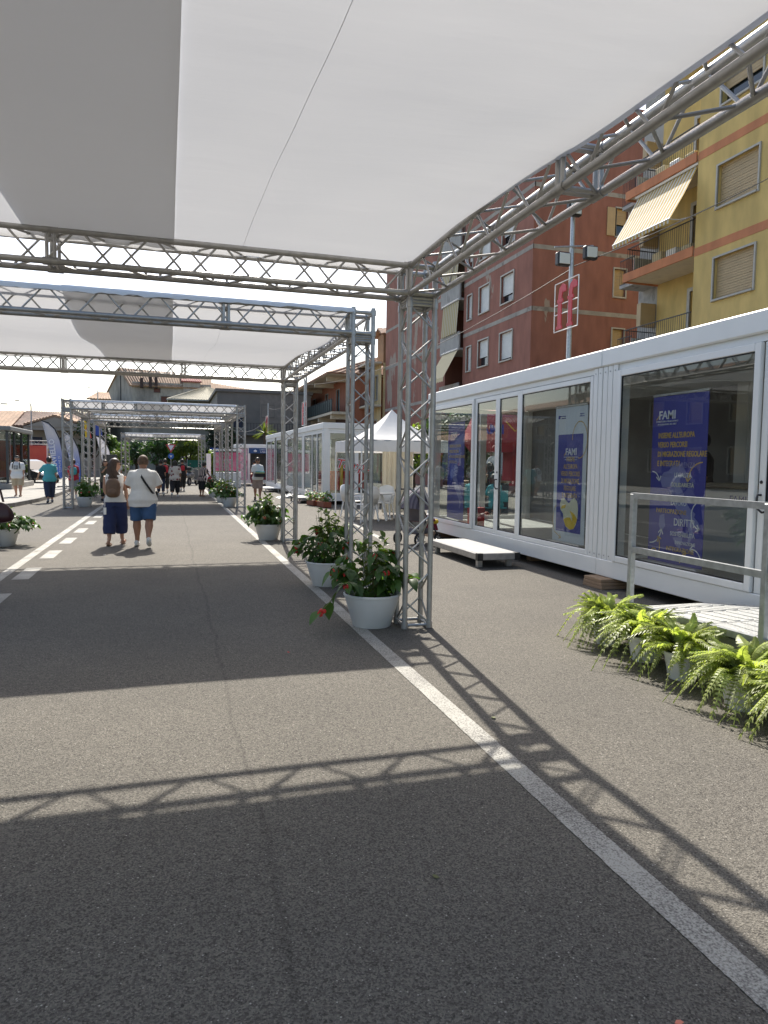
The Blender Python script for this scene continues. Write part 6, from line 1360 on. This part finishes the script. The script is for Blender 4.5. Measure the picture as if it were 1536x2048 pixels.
    for k, s in ((0, -1), (1, 1)):
        hip, kn, an, sa = J[k]; m = MB(); tilt = M.Rotation(min(.25, sa * .9), 3, 'X') if not sit else M.Identity(3)
        c0 = an + V((0, 0, 0))
        def Q(y, z): return c0 + tilt @ V((s * .006, y, z))
        if sandal:
            m.ell(Q(.035, -.040), (.028, .085, .012), 12, 6, tilt); b2 = MB(); b2.ell(Q(.035, -.026), (.023, .078, .016), 10, 6, tilt); b2.ell(Q(-.005, -.01), (.02, .026, .025), 8, 6); b2.build('foot', skin, t, smooth=True)
            m.path([Q(.06, -.03) + V((-.026, 0, 0)), Q(.06, -.008), Q(.06, -.03) + V((.026, 0, 0))], .007, 5); m.path([Q(-.02, -.03) + V((-.024, 0, 0)), Q(.02, .005), Q(-.02, -.03) + V((.024, 0, 0))], .006, 5)
        else:
            m.ell(Q(.030, -.030), (.028, .082, .022), 14, 8, tilt); m.ell(Q(-.01, -.012), (.026, .036, .030), 12, 8, tilt)
        m.build('shoe', shoe, t, smooth=True)
    return t, T, AJ, hc, f, dz

def ppart(t, mb, name, m): return mb.build(name, m, t[0], smooth=True)
def strap(t, m, side=1, fat=1.1, down=.56):
    T = t[1]; f = t[4]; P = []; N = 22
    for i in range(N):
        a = 2 * pi * i / N; q = (1 - cos(a)) / 2; z = .825 - (.825 - down) * q; x = -side * .045 + side * (.045 + .095 * f(z)) * q
        y = sin(a) * (.068 * f(z) * 1.22 + .012) * (1 if .08 < q < .95 else .75); p = T(x, y, z); P.append(p)
    b = MB(); vs = []
    for i, p in enumerate(P): b.v += [tuple(p + V((-.011 * .7, 0, -.011 * .7 * side))), tuple(p + V((.011 * .7, 0, .011 * .7 * side)))]
    for i in range(N): j = (i + 1) % N; b.f.append((2*i, 2*i+1, 2*j+1, 2*j)); b.mi.append(0)
    o = b.build('strap', m, t[0]); o.modifiers.new('s', 'SOLIDIFY').thickness = .006
def backpack(t, m, w=.085, h=.20, d=.05, z=.68, y=-.10):
    T = t[1]; b = MB(); c = T(0, y, z); b.ell((0, 0, 0), 1, 20, 14); sp = lambda q, e: math.copysign(abs(q) ** e, q); b.v = [tuple(c + V((sp(q[0], .6) * w * (1 - .18 * max(0, q[2])), sp(q[1], .7) * d, sp(q[2], .55) * h / 2))) for q in b.v]; o = ppart(t, b, 'backpack', m)
    p = MB(); p.ell(c + V((0, -d * .75, -h * .2)), (w * .72, d * .5, h * .22), 12, 8); p.build('pocket', m, o, smooth=True)
    for s in (-1, 1): q = MB(); q.path([T(s * .055, y + .045, .62), T(s * .075, -.02, .74), T(s * .066, .0, .835), T(s * .07, .06, .80), T(s * .08, .06, .70)], .009, 6); q.build('strap', m, o)

# the strolling couple
p = person('man in white tee and blue shorts with a black strap across his back', (-.45, 13.0, 0), -.06, 1.62, ((.12, .04), (-.26, .34)), ((.22, .34, 1.35, -.45), (.22, .40, 1.35, -.50)), .06, (.1, .7), 1.30, HSHORT, 'short', SKIN2, TEE, .44, .435, 1.08, BLUESH, .235, 1.08, SOLE, vox=.010, seed=4)
strap(p, BLACKC, 1); b = MB(); b.bev((.115, .02, .50), (.150, .09, .60), .012); ppart(p, b, 'belt_bag', BLACKC)
p = person('woman with long brown hair, brown backpack and wide navy trousers', (-.93, 13.28, 0), -.12, 1.56, ((-.16, .06), (.24, .05)), ((.05, .12, .7, -.2), (-.02, .13, .14, .10)), .02, (-1.0, -.1), 1.03, HBROWN, 'long', SKIN, TEE, 0, .50, 1.02, NAVYC, .085, 1.55, TANL, vox=.010, seed=6, sandal=True, glasses=True)
backpack(p, BPACK, .078, .215, .05, .665, -.115); b = MB(); b.path([(-.07, -.1, .60), (-.085, -.13, .50), (-.085, -.13, .45)], .004, 4); b.bev((-.10, -.134, .36), (-.07, -.128, .44), .002); ppart(p, b, 'lanyard_tag', WPLAST)
# others
p = person('man in black cap and white printed tee with beige shorts on the pavement', (-5.31, 28.4, .12), 3.0, 1.50, ((.12, .05), (-.12, .15)), ((.05, .16, .25, .05), (.0, .16, .2, .05)), 0, (.2, 0), 1.35, HBROWN, 'short', SKIN, TEE, .48, .44, 1.12, BEIGEC, .22, 1.15, BPACK, cap=BLACKC, seed=8, sandal=True, grp='people on the pavement')
b = MB(); b.slab([(-.045, .118, .66), (.045, .118, .66), (.045, .112, .76), (-.045, .112, .76)], (0, 1, 0), .004); ppart(p, b, 'tee_print', mat('tee_print', (.03, .03, .03), .8, c2=(.4, .4, .4), vscale=22))
for s in (-1, 1): b = MB(); b.path([(s * .062, -.05, .84), (s * .066, .02, .855), (s * .075, .09, .80), (s * .088, .10, .68)], .010, 6); ppart(p, b, 'backpack_strap', BLACKC)
person('woman in turquoise tee and dark jeans with a hair bun', (-3.98, 26.6, 0), .35, 1.60, ((-.18, .25), (.2, .05)), ((.35, .5, .25, .2), (-.15, .12, .2, .05)), .03, (.0, 0), 1.15, HBLACK, 'bun', SKIN, TEALC, .46, .46, 1.08, DEN, .06, 1.1, GREYC, seed=10, grp='people on the pavement')
p = person('person with a red and blue backpack behind the flag side tower', (-3.55, 29.4, 0), .1, 1.52, ((.2, .05), (-.2, .3)), ((.2, .1, .4, 0), (-.1, .1, .3, 0)), .02, (0, 0), 1.0, HBROWN, 'short', SKIN, REDCL, .46, .46, 1.08, GREYC, .23, 1.2, SOLE, seed=12, grp='people on the pavement'); backpack(p, TEALC, .085, .2, .05, .70, -.11)
person('woman in dark olive top raising a phone beside the orange bloom', (-2.25, 27.4, 0), -2.6, 1.50, ((.06, .03), (-.06, .03)), ((1.1, .2, 1.4, -.3), (.9, .2, 1.4, -.2)), 0, (0, 0), 1.05, HBROWN, 'mid', SKIN, OLIVE, .46, .46, 1.08, BLACKC, .06, 1.0, BLACKC, seed=14)
person('man in white tee and jeans ahead of the woman with long hair', (-2.2, 32.3, 0), .1, 1.64, ((.2, .05), (-.2, .3)), seed=16, hair=HBLACK, top=TEE, fat=1.1)
person('woman in floral blouse and black trousers walking away', (.21, 30.3, 0), -.05, 1.53, ((-.30, .35), (.18, .05)), ((.2, .2, .4, 0), (-.1, .2, .3, 0)), .02, (0, 0), 1.22, HBLACK, 'mid', SKIN2, FLORAL, .5, .45, 1.14, BLACKC, .07, 1.25, SOLE, seed=18)
p = person('person with a dark red backpack ahead of the floral blouse', (-.20, 34.5, 0), 0, 1.60, seed=20, top=BLACKC, bottom=BLACKC, fat=1.1); backpack(p, REDCL, .09, .22, .055, .70, -.11)
p = person('person in black with a small red backpack beside the floral blouse', (.60, 36.0, 0), .1, 1.60, ((-.2, .3), (.22, .05)), seed=22, top=BLACKC, bottom=BLACKC, fat=1.05); backpack(p, REDCL, .06, .16, .05, .72, -.10)
p = person('stooping woman in striped top with a red bag by the scooter', (1.31, 30.7, 0), -.75, 1.46, ((.05, .05), (-.05, .05)), ((.5, .1, .6, -.1), (.45, .1, .6, -.1)), .22, (0, .6), 1.2, HBLACK, 'curly', SKIN2, STRIPE, .3, .45, 1.1, BLACKC, .15, 1.0, TANL, seed=24, sandal=True)
b = MB(); b.ell((.11, .20, .46), (.05, .09, .12), 12, 8); b.path([(.11, .20, .57), (.12, .21, .62), (.11, .22, .57)], .008, 5); ppart(p, b, 'shopping_bag', REDCL)
p = person('man in sunglasses and white tee carrying boxes in front of him', (3.32, 27.9, 0), 3.0, 1.68, ((.12, .05), (-.14, .15)), ((.2, .14, 1.25, .10), (.2, .14, 1.25, .10)), 0, (0, 0), 1.08, HBLACK, 'short', SKIN2, TEE, .46, .47, 1.08, MAUVE, .22, 1.15, BLACKC, glasses=True, seed=26)
t = thing('carton', 'black carton with a turquoise folder on top carried by the man in sunglasses', 'box', (3.36, 27.50, .92), .14); MB().bev((-.19, -.14, 0), (.19, .14, .14), .01).build('carton_body', BLACKC, t); MB().bev((-.16, -.12, .14), (.15, .12, .18), .005).build('folder', mat('folder_yellow', (.35, .36, .14), .6), t); MB().bev((-.15, -.12, .18), (.17, .12, .22), .005).build('folder', TEALC, t)
person('dark haired person in black ahead of the man in white tee', (-.36, 31.4, 0), .1, 1.56, seed=28, top=BLACKC, bottom=DEN)
p = person('woman in dark dress at the edge of the road with a maroon handbag', (-2.30, 9.0, 0), 0, 1.62, ((.15, .05), (-.15, .2)), ((.1, .1, .3, 0), (.05, .22, 1.35, .45)), 0, (0, 0), 1.05, HBLACK, 'mid', SKIN, BLACKC, .46, .46, 1.08, BLACKC, .06, 1.1, BLACKC, seed=30)
t = thing('handbag', 'shiny maroon leather handbag at the road edge by the pale begonia', 'handbag', (-1.95, 9.0, .76), .3); m = MB(); m.add([(-.24, -.06, 0), (.24, -.06, 0), (.24, .06, 0), (-.24, .06, 0), (-.17, -.02, .28), (.17, -.02, .28), (.17, .02, .28), (-.17, .02, .28), (-.25, -.08, .10), (.25, -.08, .10), (.25, .08, .10), (-.25, .08, .10)], [(0, 3, 2, 1), (0, 1, 9, 8), (1, 2, 10, 9), (2, 3, 11, 10), (3, 0, 8, 11), (8, 9, 5, 4), (9, 10, 6, 5), (10, 11, 7, 6), (11, 8, 4, 7), (4, 5, 6, 7)]); o = m.build('bag_body', BAGM, t, smooth=True); o.modifiers.new('b', 'SUBSURF').levels = 1
for s in (-.03, .03): MB().path([(-.11, s, .26), (-.08, s, .40), (0, s, .46), (.08, s, .40), (.11, s, .26)], .011, 6).build('handle', BAGM, t)
person('woman in black top leaning by the bar table seen through the cabin', (8.15, 16.7, 0), .4, 1.6, ((.1, .05), (-.1, .1)), ((.3, .15, .3, 0), (.2, .2, .2, .1)), .25, (0, .3), 1.15, HBLACK, 'mid', SKIN, BLACKC, 0, .48, 1.06, GREYC, .24, 1.3, BLACKC, seed=32, vox=.016, grp='people behind the cabin')
def fold_chair(x, y, rz, lab):
    c = thing('folding_chair', lab, 'chair', (x, y, 0), rz, 'folding chairs behind the cabin'); MB().bev((-.2, -.2, .43), (.2, .2, .46), .01).build('seat', TEALC, c); MB().bev((-.2, -.23, .60), (.2, -.2, .88), .01).build('backrest', TEALC, c)
    for s in (-1, 1): MB().path([(s * .21, -.25, .9), (s * .21, -.1, .44), (s * .21, .22, 0)], .012, 5).build('leg', BLACKM, c); MB().path([(s * .19, .18, .44), (s * .19, -.24, 0)], .012, 5).build('leg', BLACKM, c)
for x, y, r, lab, l2 in ((7.35, 16.3, -.5, 'seated person in turquoise shirt nearest the red carrier bag', 'turquoise folding chair nearest the red carrier bag'), (7.85, 16.0, .3, 'seated person in turquoise shirt beside the leaning woman', 'turquoise folding chair beside the leaning woman')):
    person(lab, (x, y, 0), r, 1.62, ((1.45, 1.45), (1.4, 1.4)), ((.5, .1, .8, -.1), (.5, .1, .9, -.1)), .1, (0, .3), 1.1, HBROWN, 'mid', SKIN, TEALC, .46, .48, 1.08, BLACKC, .06, 1.0, SOLE, seed=int(x * 10), sit=True, vox=.016, grp='people behind the cabin'); fold_chair(x, y, r, l2)
person('person in dark clothes inside the cabin behind the blue map banner', (6.7, 7.6, .34), 1.2, 1.65, seed=40, top=BLACKC, bottom=BLACKC, legs=((.05, .02), (-.05, .02)), vox=.016, grp='people in the cabins')
person('person in maroon at the counter of the blue signed kiosk', (5.05, 44.2, 0), .3, 1.6, seed=42, top=BLACKC, bottom=fab('maroon_cloth', (.16, .015, .03)), vox=.018, grp='people at the kiosks')
